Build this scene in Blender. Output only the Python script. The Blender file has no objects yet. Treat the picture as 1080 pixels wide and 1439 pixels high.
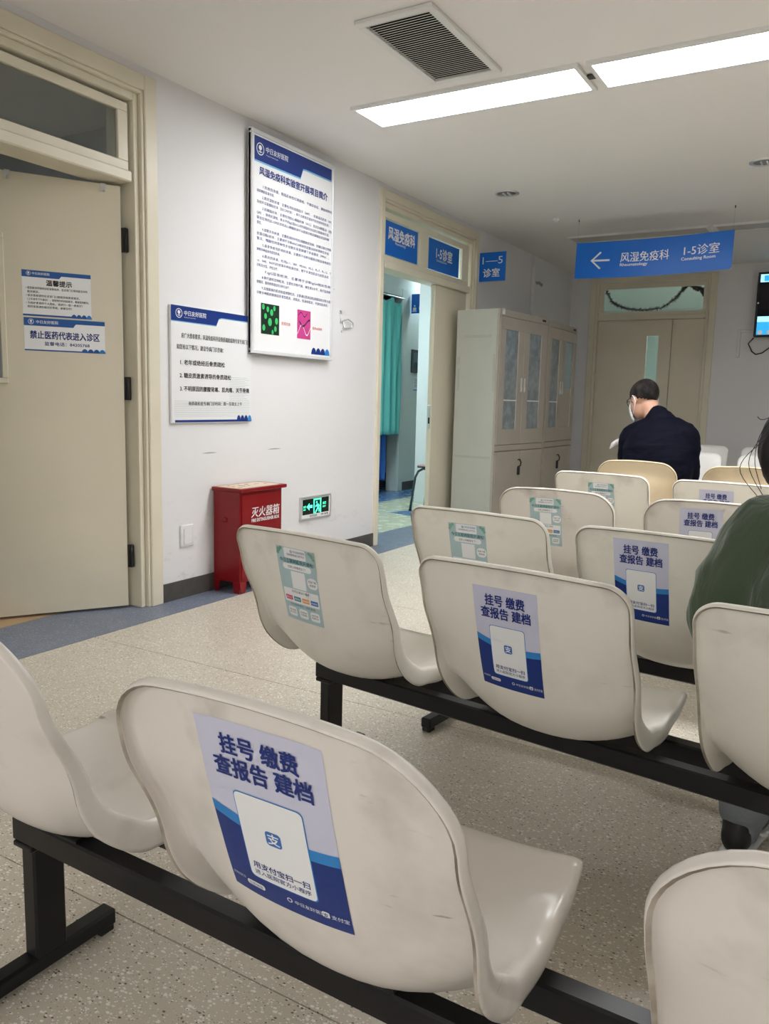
import bpy, bmesh, math, random
from mathutils import Vector, Matrix, Euler
random.seed(7)
S = bpy.context.scene
COL = S.collection
PI = math.pi
R = math.radians

# ---------------------------------------------------------------- camera
def set_camera():
    yaw, pit, rol = R(30.44024), R(7.95257), R(1.42312)
    fw = Vector((-math.sin(yaw)*math.cos(pit), math.cos(yaw)*math.cos(pit), -math.sin(pit)))
    r = Vector((math.cos(yaw), math.sin(yaw), 0)); u = r.cross(fw)
    c, s = math.cos(rol), math.sin(rol)
    r2 = r*c + u*s; u2 = u*c - r*s
    cam = bpy.data.cameras.new('camera')
    cam.sensor_fit = 'HORIZONTAL'; cam.sensor_width = 36.0
    cam.lens = 36.0*1120.28/1080.0
    cam.clip_start = 0.02; cam.clip_end = 60
    o = bpy.data.objects.new('camera', cam); COL.objects.link(o)
    m = Matrix((r2, u2, -fw)).transposed().to_4x4(); m.translation = (0, 0, 1.06)
    o.matrix_world = m
    S.camera = o
set_camera()

# ---------------------------------------------------------------- light and exposure
S.view_settings.view_transform = 'Standard'
S.view_settings.look = 'None'
S.view_settings.gamma = 1.0
S.view_settings.use_curve_mapping = False
S.view_settings.exposure = 0.0
HALL_EMIT = 30.0        # lit ceiling panels of the hall
CORR_EMIT = 36.0       # cool panel in the clinic corridor
BACK_EMIT = 22.0        # cool panel in the room behind the double door
DIM_EMIT = 9.0        # weak panel added to brighten the room behind the left door
W_ = bpy.data.worlds.new('world'); S.world = W_; W_.use_nodes = True
W_.node_tree.nodes['Background'].inputs[0].default_value = (0.6, 0.65, 0.7, 1)
W_.node_tree.nodes['Background'].inputs[1].default_value = 0.05

H = 2.56     # ceiling height
WX = -3.0    # left wall
YB = 9.24    # back wall
XR, YF = 7.0, -4.5

# ---------------------------------------------------------------- materials
def srgb(r, g, b):
    f = lambda c: (c/255/12.92) if c/255 <= .04045 else ((c/255+.055)/1.055)**2.4
    return (f(r), f(g), f(b))
MATS = {}
def mat(name, col, rough=.5, metal=0.0, spec=.5, emit=None, es=0, noise=0.0, nscale=8.0, bump=0.0, bscale=60.0, coat=0.0, trans=0.0, alpha=1.0, ior=1.45, nc2=None, detail=4):
    if name in MATS: return MATS[name]
    m = bpy.data.materials.new(name); m.use_nodes = True; MATS[name] = m
    nt = m.node_tree; b = nt.nodes['Principled BSDF']
    b.inputs['Base Color'].default_value = (*col, 1)
    b.inputs['Roughness'].default_value = rough
    b.inputs['Metallic'].default_value = metal
    b.inputs['Specular IOR Level'].default_value = spec
    b.inputs['Coat Weight'].default_value = coat
    b.inputs['Coat Roughness'].default_value = .12
    b.inputs['Transmission Weight'].default_value = trans
    b.inputs['IOR'].default_value = ior
    b.inputs['Alpha'].default_value = alpha
    if emit:
        b.inputs['Emission Color'].default_value = (*emit, 1); b.inputs['Emission Strength'].default_value = es
    if noise or bump:
        tc = nt.nodes.new('ShaderNodeTexCoord')
    if noise:
        n = nt.nodes.new('ShaderNodeTexNoise'); n.inputs['Scale'].default_value = nscale; n.inputs['Detail'].default_value = detail
        nt.links.new(tc.outputs['Object'], n.inputs['Vector'])
        rp = nt.nodes.new('ShaderNodeValToRGB')
        c2 = nc2 if nc2 else tuple(c*(1-noise) for c in col)
        rp.color_ramp.elements[0].position = .35; rp.color_ramp.elements[1].position = .62
        rp.color_ramp.elements[0].color = (*c2, 1); rp.color_ramp.elements[1].color = (*col, 1)
        nt.links.new(n.outputs['Fac'], rp.inputs['Fac']); nt.links.new(rp.outputs['Color'], b.inputs['Base Color'])
    if bump:
        n2 = nt.nodes.new('ShaderNodeTexNoise'); n2.inputs['Scale'].default_value = bscale
        nt.links.new(tc.outputs['Object'], n2.inputs['Vector'])
        bp = nt.nodes.new('ShaderNodeBump'); bp.inputs['Strength'].default_value = bump; bp.inputs['Distance'].default_value = .004
        nt.links.new(n2.outputs['Fac'], bp.inputs['Height']); nt.links.new(bp.outputs['Normal'], b.inputs['Normal'])
    return m

def chip_floor(name, base, light, dark, rough=.35):
    """speckled sheet vinyl: small light and dark chips scattered in a plain ground"""
    m = bpy.data.materials.new(name); m.use_nodes = True; MATS[name] = m
    nt = m.node_tree; b = nt.nodes['Principled BSDF']; L = nt.links.new
    tc = nt.nodes.new('ShaderNodeTexCoord')
    def chips(scale, thr_rand, dist, seed):
        mp = nt.nodes.new('ShaderNodeMapping'); mp.inputs['Location'].default_value = (seed, seed*.7, 0)
        mp.inputs['Rotation'].default_value = (0, 0, seed)
        mp.inputs['Scale'].default_value = (1, 1.5, .001)
        L(tc.outputs['Object'], mp.inputs['Vector'])
        v = nt.nodes.new('ShaderNodeTexVoronoi'); v.inputs['Scale'].default_value = scale
        L(mp.outputs['Vector'], v.inputs['Vector'])
        sp = nt.nodes.new('ShaderNodeSeparateColor'); L(v.outputs['Color'], sp.inputs['Color'])
        a = nt.nodes.new('ShaderNodeMath'); a.operation = 'GREATER_THAN'; a.inputs[1].default_value = thr_rand; L(sp.outputs[0], a.inputs[0])
        rr = nt.nodes.new('ShaderNodeMath'); rr.operation = 'MULTIPLY_ADD'; rr.inputs[1].default_value = dist; rr.inputs[2].default_value = dist*.4; L(sp.outputs[1], rr.inputs[0])
        d = nt.nodes.new('ShaderNodeMath'); d.operation = 'LESS_THAN'; L(v.outputs['Distance'], d.inputs[0]); L(rr.outputs[0], d.inputs[1])
        mu = nt.nodes.new('ShaderNodeMath'); mu.operation = 'MULTIPLY'; L(a.outputs[0], mu.inputs[0]); L(d.outputs[0], mu.inputs[1])
        return mu.outputs[0]
    n = nt.nodes.new('ShaderNodeTexNoise'); n.inputs['Scale'].default_value = 3.0; n.inputs['Detail'].default_value = 5
    L(tc.outputs['Object'], n.inputs['Vector'])
    mx0 = nt.nodes.new('ShaderNodeMix'); mx0.data_type = 'RGBA'
    mx0.inputs['A'].default_value = (*[c*.93 for c in base], 1); mx0.inputs['B'].default_value = (*[min(1, c*1.06) for c in base], 1)
    L(n.outputs['Fac'], mx0.inputs['Factor'])
    prev = mx0.outputs['Result']
    for (sc, th, di, sd, c) in ((95, .60, .34, 1.3, light), (110, .70, .26, 4.7, dark), (170, .62, .32, 8.1, light), (170, .78, .28, 2.9, tuple(x*.62 for x in base))):
        mx = nt.nodes.new('ShaderNodeMix'); mx.data_type = 'RGBA'
        L(chips(sc, th, di, sd), mx.inputs['Factor']); L(prev, mx.inputs['A']); mx.inputs['B'].default_value = (*c, 1)
        prev = mx.outputs['Result']
    L(prev, b.inputs['Base Color'])
    b.inputs['Roughness'].default_value = rough
    n3 = nt.nodes.new('ShaderNodeTexNoise'); n3.inputs['Scale'].default_value = 9; n3.inputs['Detail'].default_value = 3
    L(tc.outputs['Object'], n3.inputs['Vector'])
    mr = nt.nodes.new('ShaderNodeMapRange'); mr.inputs['To Min'].default_value = rough-.07; mr.inputs['To Max'].default_value = rough+.1
    L(n3.outputs['Fac'], mr.inputs['Value']); L(mr.outputs['Result'], b.inputs['Roughness'])
    return m

def scuffed_plastic(name, col, dirt, amount, rough=.3):
    """moulded plastic with smudges and scratches of their own"""
    m = bpy.data.materials.new(name); m.use_nodes = True; MATS[name] = m
    nt = m.node_tree; b = nt.nodes['Principled BSDF']; L = nt.links.new
    tc = nt.nodes.new('ShaderNodeTexCoord'); oi = nt.nodes.new('ShaderNodeObjectInfo')
    off = nt.nodes.new('ShaderNodeVectorMath'); off.operation = 'MULTIPLY_ADD'
    off.inputs[1].default_value = (1, 1, 1)
    sc = nt.nodes.new('ShaderNodeVectorMath'); sc.operation = 'SCALE'; sc.inputs[0].default_value = (17, 9, 5); L(oi.outputs['Random'], sc.inputs['Scale'])
    L(tc.outputs['Object'], off.inputs[0]); L(sc.outputs[0], off.inputs[2])
    def ramp(src, lo, hi):
        r_ = nt.nodes.new('ShaderNodeMapRange'); r_.inputs['From Min'].default_value = lo; r_.inputs['From Max'].default_value = hi
        L(src, r_.inputs['Value']); return r_.outputs['Result']
    n1 = nt.nodes.new('ShaderNodeTexNoise'); n1.inputs['Scale'].default_value = 7; n1.inputs['Detail'].default_value = 6; L(off.outputs[0], n1.inputs['Vector'])
    mp = nt.nodes.new('ShaderNodeMapping'); mp.inputs['Scale'].default_value = (9, 9, 60); mp.inputs['Rotation'].default_value = (0, .5, .3); L(off.outputs[0], mp.inputs['Vector'])
    n2 = nt.nodes.new('ShaderNodeTexNoise'); n2.inputs['Scale'].default_value = 1.6; n2.inputs['Detail'].default_value = 3; L(mp.outputs[0], n2.inputs['Vector'])
    smudge = ramp(n1.outputs['Fac'], .52, .78); scr = ramp(n2.outputs['Fac'], .68, .74)
    mu = nt.nodes.new('ShaderNodeMath'); mu.operation = 'MULTIPLY'; L(smudge, mu.inputs[0]); L(scr, mu.inputs[1])
    ad = nt.nodes.new('ShaderNodeMath'); ad.operation = 'MULTIPLY_ADD'; ad.inputs[1].default_value = .26; L(smudge, ad.inputs[0]); L(mu.outputs[0], ad.inputs[2])
    sz = nt.nodes.new('ShaderNodeSeparateXYZ'); L(tc.outputs['Object'], sz.inputs[0])
    rz_ = nt.nodes.new('ShaderNodeMapRange'); rz_.inputs['From Min'].default_value = .60; rz_.inputs['From Max'].default_value = .73; rz_.inputs['To Min'].default_value = amount; rz_.inputs['To Max'].default_value = amount*2.6   # backs get scuffed most near the top
    L(sz.outputs[2], rz_.inputs['Value'])
    am = nt.nodes.new('ShaderNodeMath'); am.operation = 'MULTIPLY'; am.use_clamp = True; L(rz_.outputs['Result'], am.inputs[1]); L(ad.outputs[0], am.inputs[0])
    mx = nt.nodes.new('ShaderNodeMix'); mx.data_type = 'RGBA'; L(am.outputs[0], mx.inputs['Factor'])
    mx.inputs['A'].default_value = (*col, 1); mx.inputs['B'].default_value = (*dirt, 1)
    L(mx.outputs['Result'], b.inputs['Base Color'])
    b.inputs['Roughness'].default_value = rough; b.inputs['Specular IOR Level'].default_value = .45
    return m

def wall_paint(name, col, dirt):
    m = bpy.data.materials.new(name); m.use_nodes = True; MATS[name] = m
    nt = m.node_tree; b = nt.nodes['Principled BSDF']; L = nt.links.new
    tc = nt.nodes.new('ShaderNodeTexCoord')
    mp = nt.nodes.new('ShaderNodeMapping'); mp.inputs['Scale'].default_value = (1, 1, 2.2); L(tc.outputs['Object'], mp.inputs['Vector'])
    n = nt.nodes.new('ShaderNodeTexNoise'); n.inputs['Scale'].default_value = 6; n.inputs['Detail'].default_value = 9; n.inputs['Roughness'].default_value = .7
    L(mp.outputs[0], n.inputs['Vector'])
    r1 = nt.nodes.new('ShaderNodeMapRange'); r1.inputs['From Min'].default_value = .56; r1.inputs['From Max'].default_value = .75; r1.inputs['To Max'].default_value = .55
    L(n.outputs['Fac'], r1.inputs['Value'])
    sx = nt.nodes.new('ShaderNodeSeparateXYZ'); L(tc.outputs['Object'], sx.inputs[0])
    r2 = nt.nodes.new('ShaderNodeMapRange'); r2.inputs['From Min'].default_value = .62; r2.inputs['From Max'].default_value = .12   # scuffs from trolleys and feet sit low
    L(sx.outputs[2], r2.inputs['Value'])
    mu = nt.nodes.new('ShaderNodeMath'); mu.operation = 'MULTIPLY'; L(r1.outputs[0], mu.inputs[0]); L(r2.outputs[0], mu.inputs[1])
    mx = nt.nodes.new('ShaderNodeMix'); mx.data_type = 'RGBA'; L(mu.outputs[0], mx.inputs['Factor'])
    mx.inputs['A'].default_value = (*col, 1); mx.inputs['B'].default_value = (*dirt, 1)
    L(mx.outputs['Result'], b.inputs['Base Color']); b.inputs['Roughness'].default_value = .6
    b.inputs['Specular IOR Level'].default_value = .3
    n2 = nt.nodes.new('ShaderNodeTexNoise'); n2.inputs['Scale'].default_value = 90; L(tc.outputs['Object'], n2.inputs['Vector'])
    bp = nt.nodes.new('ShaderNodeBump'); bp.inputs['Strength'].default_value = .05; bp.inputs['Distance'].default_value = .003
    L(n2.outputs['Fac'], bp.inputs['Height']); L(bp.outputs['Normal'], b.inputs['Normal'])
    return m

M_wall = wall_paint('wall paint', (.78, .775, .785), (.36, .35, .34))
M_ceil = mat('ceiling paint', (.84, .82, .80), .8, spec=.2, bump=.03, bscale=40)
M_cream = mat('cream gloss paint', srgb(226, 219, 198), .38, noise=.05, nscale=5)
M_leaf = mat('door leaf paint', srgb(222, 214, 193), .45, noise=.04, nscale=3)
M_shell = scuffed_plastic('cream seat plastic', (.85, .82, .735), (.30, .27, .22), .75, .33)
M_shellA = scuffed_plastic('off white seat plastic', (.78, .735, .68), (.28, .24, .20), 1.3, .22)
M_shellW = scuffed_plastic('white seat plastic', (.86, .85, .82), (.4, .38, .35), .3, .3)
M_shellF = scuffed_plastic('yellowed seat plastic', (.80, .66, .45), (.3, .22, .14), .6, .35)
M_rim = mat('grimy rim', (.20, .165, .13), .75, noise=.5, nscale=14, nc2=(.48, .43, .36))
M_black = mat('black steel', (.008, .008, .009), .3, spec=.4)
M_blackpl = mat('black plastic', (.015, .015, .015), .45)
M_floor = chip_floor('speckled beige vinyl', srgb(204, 195, 178), srgb(240, 236, 228), srgb(104, 93, 80), .34)
M_blue = chip_floor('speckled blue vinyl', srgb(114, 123, 140), srgb(152, 162, 178), srgb(84, 92, 106), .34)
M_groove = mat('seam filler', srgb(92, 84, 74), .7)
M_skirt = mat('dark skirting', srgb(82, 78, 75), .5, noise=.15, nscale=20)
M_white = mat('white print', (.86, .87, .88), .4)
M_board = mat('acrylic board white', (.84, .85, .86), .22)
M_navy = mat('navy print', srgb(22, 52, 128), .35)
M_navytxt = mat('navy lettering', srgb(24, 46, 122), .5)
M_cyan = mat('light blue print', srgb(46, 134, 206), .4)
M_sky = mat('pale blue print', srgb(120, 182, 222), .4)
M_sign = mat('sign blue', srgb(2, 104, 204), .3)
M_signedge = mat('sign edge', srgb(150, 175, 205), .4)
M_ink = mat('black lettering', (.02, .02, .022), .6)
M_grey = mat('grey print', srgb(150, 156, 162), .6)
M_lilac = mat('lilac paper', srgb(205, 206, 226), .4)
M_teal = mat('teal paper', srgb(176, 200, 204), .42)
M_tealtxt = mat('teal lettering', srgb(40, 110, 116), .5)
M_green = mat('leaf green print', srgb(120, 172, 152), .5)
M_pink = mat('pink button', srgb(216, 84, 120), .5)
M_tealbtn = mat('teal button', srgb(70, 140, 150), .5)
M_orange = mat('orange button', srgb(226, 158, 80), .5)
M_bluebtn = mat('blue button', srgb(60, 116, 190), .5)
M_alu = mat('brushed aluminium', (.72, .73, .74), .32, .8)
M_chrome = mat('chrome', (.75, .75, .75), .12, 1.0)
M_red = mat('red gloss paint', srgb(134, 9, 21), .3, noise=.12, nscale=6)
M_cab = mat('grey green cabinet paint', srgb(190, 192, 182), .42, noise=.05, nscale=4)
M_cabf = mat('beige cabinet paint', srgb(178, 170, 158), .42, noise=.06, nscale=5)
M_film = mat('clouded window film', srgb(150, 162, 166), .3, noise=.35, nscale=14, detail=8)
M_dark = mat('dark void', (.006, .006, .006), .9, spec=.1)
M_boardframe = mat('pale board frame', (.74, .75, .76), .35, .15)
M_glass = mat('clear glass', (.9, .95, .95), .02, trans=1.0, ior=1.45)
M_glassd = mat('tinted glass', (.55, .6, .6), .03, trans=1.0, ior=1.5)
M_slat = mat('vent slat', (.74, .72, .68), .5)
M_fixture = mat('white fixture', (.78, .78, .77), .4)
M_lamp = mat('lit diffuser', (1, 1, 1), .5, emit=(.985, .99, 1.0), es=HALL_EMIT)
M_lampoff = mat('unlit diffuser', (.50, .48, .45), .45)
M_lampc = mat('lit corridor diffuser', (1, 1, 1), .5, emit=(.76, .96, 1.0), es=CORR_EMIT)
M_lampb = mat('lit back room diffuser', (1, 1, 1), .5, emit=(.78, .97, 1.0), es=BACK_EMIT)
M_lampd = mat('added weak diffuser', (1, 1, 1), .5, emit=(.85, .95, 1.0), es=DIM_EMIT)

# ---------------------------------------------------------------- mesh helpers
class MB:
    def __init__(s): s.v = []; s.f = []; s.m = []; s.sm = []
    def add(s, vs, fs, mi=0, smooth=False, mx=None):
        o = len(s.v)
        s.v += [tuple(mx @ Vector(p)) if mx else tuple(p) for p in vs]
        for f in fs: s.f.append(tuple(i+o for i in f)); s.m.append(mi); s.sm.append(smooth)
        return s
    def box(s, lo, hi, mi=0, bev=0.0, mx=None, seg=1):
        if bev <= 0:
            x0, y0, z0 = lo; x1, y1, z1 = hi
            vs = [(x0,y0,z0),(x1,y0,z0),(x1,y1,z0),(x0,y1,z0),(x0,y0,z1),(x1,y0,z1),(x1,y1,z1),(x0,y1,z1)]
            fs = [(3,2,1,0),(4,5,6,7),(0,1,5,4),(1,2,6,5),(2,3,7,6),(3,0,4,7)]
            return s.add(vs, fs, mi, False, mx)
        b = bmesh.new(); bmesh.ops.create_cube(b, size=1)
        for v in b.verts:
            v.co = Vector([(lo[i]+hi[i])/2 + v.co[i]*(hi[i]-lo[i]) for i in range(3)])
        bmesh.ops.bevel(b, geom=b.edges[:], offset=bev, segments=seg, affect='EDGES', profile=.6)
        b.verts.index_update()
        s.add([v.co[:] for v in b.verts], [[v.index for v in f.verts] for f in b.faces], mi, False, mx); b.free()
        return s
    def tube(s, pts, r, mi=0, n=8, cap=True, closed=False):
        pts = [Vector(p) for p in pts]; N = len(pts)
        rs = r if isinstance(r, (list, tuple)) else [r]*N
        ref = None; rings = []
        for i, p in enumerate(pts):
            if closed: t = pts[(i+1) % N]-pts[i-1]
            else: t = pts[min(i+1, N-1)]-pts[max(i-1, 0)]
            t.normalize()
            if ref is None:
                ref = Vector((0,0,1)) if abs(t.z) < .9 else Vector((1,0,0))
            a = t.cross(ref); a.normalize(); b = a.cross(t); ref = b
            rings.append([p + (a*math.cos(2*PI*k/n) + b*math.sin(2*PI*k/n))*rs[i] for k in range(n)])
        vs = [q for g in rings for q in g]; fs = []
        for i in range(N if closed else N-1):
            j = (i+1) % N
            for k in range(n):
                fs.append((i*n+k, i*n+(k+1) % n, j*n+(k+1) % n, j*n+k))
        if cap and not closed: fs += [tuple(range(n-1, -1, -1)), tuple((N-1)*n+k for k in range(n))]
        return s.add(vs, fs, mi, True)
    def cyl(s, c, r, h, axis='z', n=20, mi=0, r2=None):
        r2 = r if r2 is None else r2
        vs = []; fs = []
        for j, (rr, hh) in enumerate(((r, 0), (r2, h))):
            for k in range(n):
                a = 2*PI*k/n; p = (rr*math.cos(a), rr*math.sin(a), hh)
                if axis == 'x': p = (p[2], p[0], p[1])
                if axis == 'y': p = (p[1], p[2], p[0])
                vs.append((c[0]+p[0], c[1]+p[1], c[2]+p[2]))
        for k in range(n): fs.append((k, (k+1) % n, n+(k+1) % n, n+k))
        fs += [tuple(range(n-1, -1, -1)), tuple(range(n, 2*n))]
        return s.add(vs, fs, mi, False)
    def mesh(s, name, mats):
        me = bpy.data.meshes.new(name); me.from_pydata(s.v, [], s.f)
        for m in (mats if isinstance(mats, (list, tuple)) else [mats]): me.materials.append(m)
        me.polygons.foreach_set('material_index', s.m); me.polygons.foreach_set('use_smooth', s.sm)
        me.update(); return me
    def obj(s, name, mats, parent=None, loc=None, rot=None, label=None):
        return mkobj(name, s.mesh(name, mats), parent, loc, rot, label)
def mkobj(name, me, parent=None, loc=None, rot=None, label=None):
    o = bpy.data.objects.new(name, me); COL.objects.link(o)
    if parent: o.parent = parent
    if loc: o.location = loc
    if rot: o.rotation_euler = rot
    if label: o['label'] = label
    return o
def thing(name, label, cat, loc=(0,0,0), rz=0, group=None):
    o = bpy.data.objects.new(name, None); COL.objects.link(o); o.location = loc; o.rotation_euler = (0,0,rz)
    o.empty_display_size = .1
    o['label'] = label; o['category'] = cat
    if group: o['group'] = group
    return o
def tag(o, label, cat, group=None):
    o['label'] = label; o['category'] = cat
    if group: o['group'] = group
    return o
def structure(o, label=None, cat=None):
    o['kind'] = 'structure'
    if label: o['label'] = label
    if cat: o['category'] = cat
    return o
def sempty(name, label, cat, loc=(0,0,0)):
    o = bpy.data.objects.new(name, None); COL.objects.link(o); o.location = loc; o.empty_display_size = .1
    return structure(o, label, cat)
def B(name, lo, hi, m, parent=None, bev=0.0, label=None):
    return MB().box(lo, hi, 0, bev).obj(name, m, parent, label=label)

# flat print: text and rounded shapes in a (u, v) plane, then mapped into space
_tc = {}
def text_uv(txt, size, bold=0.0, align='LEFT', sx=1.0, shear=0.0):
    key = (txt, shear)
    if key not in _tc:
        cu = bpy.data.curves.new('t', 'FONT'); cu.body = txt; cu.size = 1.0; cu.resolution_u = 2
        cu.shear = shear
        o = bpy.data.objects.new('t', cu); COL.objects.link(o)
        dg = bpy.context.evaluated_depsgraph_get(); dg.update()
        me = o.evaluated_get(dg).to_mesh()
        vs = [(v.co.x, v.co.y) for v in me.vertices]; fs = [tuple(p.vertices) for p in me.polygons]
        o.evaluated_get(dg).to_mesh_clear()
        COL.objects.unlink(o); bpy.data.objects.remove(o); bpy.data.curves.remove(cu)
        _tc[key] = (vs, fs)
    vs, fs = _tc[key]
    if not vs: return [], []
    x0 = min(v[0] for v in vs); x1 = max(v[0] for v in vs)
    dx = 0 if align == 'LEFT' else (-(x0+x1)/2 if align == 'CENTER' else -x1)
    return [((x+dx)*size*sx, y*size) for x, y in vs], fs
def rrect(w, h, r, n=5):
    pts = []
    for cx, cy, a0 in ((w/2-r, h/2-r, 0), (-w/2+r, h/2-r, 90), (-w/2+r, -h/2+r, 180), (w/2-r, -h/2+r, 270)):
        for k in range(n+1):
            a = R(a0+90*k/n); pts.append((cx+r*math.cos(a), cy+r*math.sin(a)))
    return pts
class Print:
    """collects flat artwork in (u, v) with layers; fn(u, v, layer) gives the point in space"""
    def __init__(s, fn): s.fn = fn; s.mb = MB()
    def poly(s, pts, mi, layer=1):
        s.mb.add([s.fn(u, v, layer) for u, v in pts], [tuple(range(len(pts)))], mi)
    def grid(s, u0, v0, u1, v1, mi, layer=0, nu=1, nv=1):
        vs = [s.fn(u0+(u1-u0)*i/nu, v0+(v1-v0)*j/nv, layer) for j in range(nv+1) for i in range(nu+1)]
        fs = [(j*(nu+1)+i, j*(nu+1)+i+1, (j+1)*(nu+1)+i+1, (j+1)*(nu+1)+i) for j in range(nv) for i in range(nu)]
        s.mb.add(vs, fs, mi)
    def band(s, u0, u1, lo, hi, mi, layer=1, n=14):
        vs = []
        for i in range(n+1):
            u = u0+(u1-u0)*i/n; vs += [s.fn(u, lo(u), layer), s.fn(u, hi(u), layer)]
        s.mb.add(vs, [(2*i, 2*i+2, 2*i+3, 2*i+1) for i in range(n)], mi)
    def rr(s, cu, cv, w, h, r, mi, layer=2):
        if max(w, h) < .03: return s.poly([(cu+x, cv+y) for x, y in rrect(w, h, r)], mi, layer)
        us = [-w/2+r*(1-math.cos(PI/2*k/4)) for k in range(5)]; us = us + [-w/2+r+(w-2*r)*k/8 for k in range(1, 8)] + [-a for a in reversed(us)]
        def hh(a):
            e = abs(a)-(w/2-r); return h/2-r+math.sqrt(max(0, r*r-e*e)) if e > 0 else h/2
        nv = 12; vs = [s.fn(cu+a, cv+hh(a)*(2*j/nv-1), layer) for a in us for j in range(nv+1)]
        s.mb.add(vs, [(i*(nv+1)+j, (i+1)*(nv+1)+j, (i+1)*(nv+1)+j+1, i*(nv+1)+j+1) for i in range(len(us)-1) for j in range(nv)], mi)
    def disc(s, cu, cv, r, mi, layer=2, n=16, ru=None):
        s.poly([(cu+(ru or r)*math.cos(2*PI*k/n), cv+r*math.sin(2*PI*k/n)) for k in range(n)], mi, layer)
    def ring(s, cu, cv, r0, r1, mi, layer=2, n=20):
        vs = []
        for k in range(n):
            a = 2*PI*k/n; vs += [s.fn(cu+r0*math.cos(a), cv+r0*math.sin(a), layer), s.fn(cu+r1*math.cos(a), cv+r1*math.sin(a), layer)]
        s.mb.add(vs, [(2*k, 2*k+1, (2*k+3) % (2*n), (2*k+2) % (2*n)) for k in range(n)], mi)
    def text(s, txt, u, v, size, mi, bold=.0, align='LEFT', layer=3, sx=1.0, fit=None, shear=0.0):
        vs, fs = text_uv(txt, size, bold, align, sx, shear)
        if not vs: return
        if fit:
            w = max(p[0] for p in vs)-min(p[0] for p in vs)
            k = fit/w; vs = [(p[0]*k, p[1]) for p in vs]
        b = bold*size*.8
        offs = [(0, 0)] if bold < .011 else ([(-b, 0), (b, 0)] if bold < .02 else [(-b, -b), (b, -b), (-b, b), (b, b)])
        for k, (ox, oy) in enumerate(offs): s.mb.add([s.fn(u+p[0]+ox, v+p[1]+oy, layer+.12*k) for p in vs], fs, mi)
    def obj(s, name, mats, parent=None, label=None): return s.mb.obj(name, mats, parent, label=label)
class SplitPrint(Print):
    """like Print, but each line of lettering and each symbol becomes a part of its own"""
    def __init__(s, fn, mats, parent): super().__init__(fn); s.mats, s.par = mats, parent
    def text(s, *a, **k):
        keep = s.mb; s.mb = MB(); super().text(*a, **k); s.mb.obj('lettering', s.mats, s.par); s.mb = keep
    def done(s):
        if s.mb.v: s.mb.obj('symbol', s.mats, s.par)
def plane_fn(origin, U, V, eps=.0003):
    o, U, V = Vector(origin), Vector(U), Vector(V); N = U.cross(V); N.normalize()
    return lambda u, v, l: o + U*u + V*v + N*(eps*(l+1))
# ================================================================ the setting
# ---- floor: slab with vinyl sheets laid side by side, blue border along the wall
fl = structure(B('floor', (WX-.25, YF, -.12), (XR, YB+.22, -.004), M_groove), 'speckled beige vinyl floor with blue border', 'floor')
seams = [YF] + [1.035 + 1.2475*k for k in range(-4, 7)] + [YB+.2]
seams = sorted(set(round(s, 4) for s in seams if YF <= s <= YB+.2))
for a, b in zip(seams[:-1], seams[1:]):
    B('vinyl_sheet', (-2.8+.001, a+.0016, -.004), (XR, b-.0016, 0), M_floor, fl)
bs = MB().box((WX, YF, -.004), (-2.8-.001, YB, 0)).box((-3.25, 1.74, -.004), (WX, 2.80, 0)).box((-3.25, 5.0, -.004), (WX, 6.54, 0))
bs.obj('border_strip', M_blue, fl, label='blue speckled border strip along the left wall')
# ---- ceiling
structure(B('ceiling', (-6.4, YF-.2, H), (XR+.2, 13.2, H+.12), M_ceil), 'plain white plaster ceiling', 'ceiling')
# ---- walls
w = MB()
for y0, y1, z0, z1 in ((YF, 1.72, 0, H), (2.80, 4.985, 0, H), (6.555, YB, 0, H), (1.72, 2.80, 2.48, H), (4.985, 6.555, 2.48, H)):
    w.box((WX-.2, y0, z0), (WX, y1, z1))
wl = structure(w.obj('wall_left', M_wall), 'white painted wall with two cream doorways', 'wall')
w = MB().box((WX-.2, YB, 0), (-2.71, YB+.2, H)).box((-1.475, YB, 0), (XR, YB+.2, H)).box((-2.71, YB, 2.45), (-1.475, YB+.2, H))
wb = structure(w.obj('wall_back', M_wall), 'white back wall with the double door', 'wall')
structure(B('wall_right', (XR, YF, 0), (XR+.2, YB, H), M_wall), 'white wall on the right, out of view', 'wall')
structure(B('wall_front', (WX, YF-.2, 0), (XR, YF, H), M_wall), 'white wall behind the viewer', 'wall')
# baseboard pieces on the left wall and back wall
bb = MB()
for y0, y1 in ((YF, 1.64), (2.868, 4.936), (6.601, YB)): bb.box((WX, y0, 0), (WX+.008, y1, .095))
structure(bb.obj('baseboard_left', M_skirt), 'dark grey skirting along the left wall', 'baseboard')
structure(MB().box((WX, YB-.008, 0), (-2.772, YB, .095)).box((-1.413, YB-.008, 0), (XR, YB, .095)).obj('baseboard_back', M_skirt), 'dark grey skirting along the back wall', 'baseboard')
# scuffs knocked into the plaster
for (y0, y1, z) in ((3.166, 3.287, .757), (3.715, 3.851, .757)):
    q = MB(); n = 8
    q.add([(WX+.0008, y0+(y1-y0)*i/n, z+.004*math.sin(PI*i/n)*s) for s in (1, -.6) for i in range(n+1)], [(i, i+1, n+2+i, n+1+i) for i in range(n)], 0)
    q.obj('scuff_mark', M_grey, wl)

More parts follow.
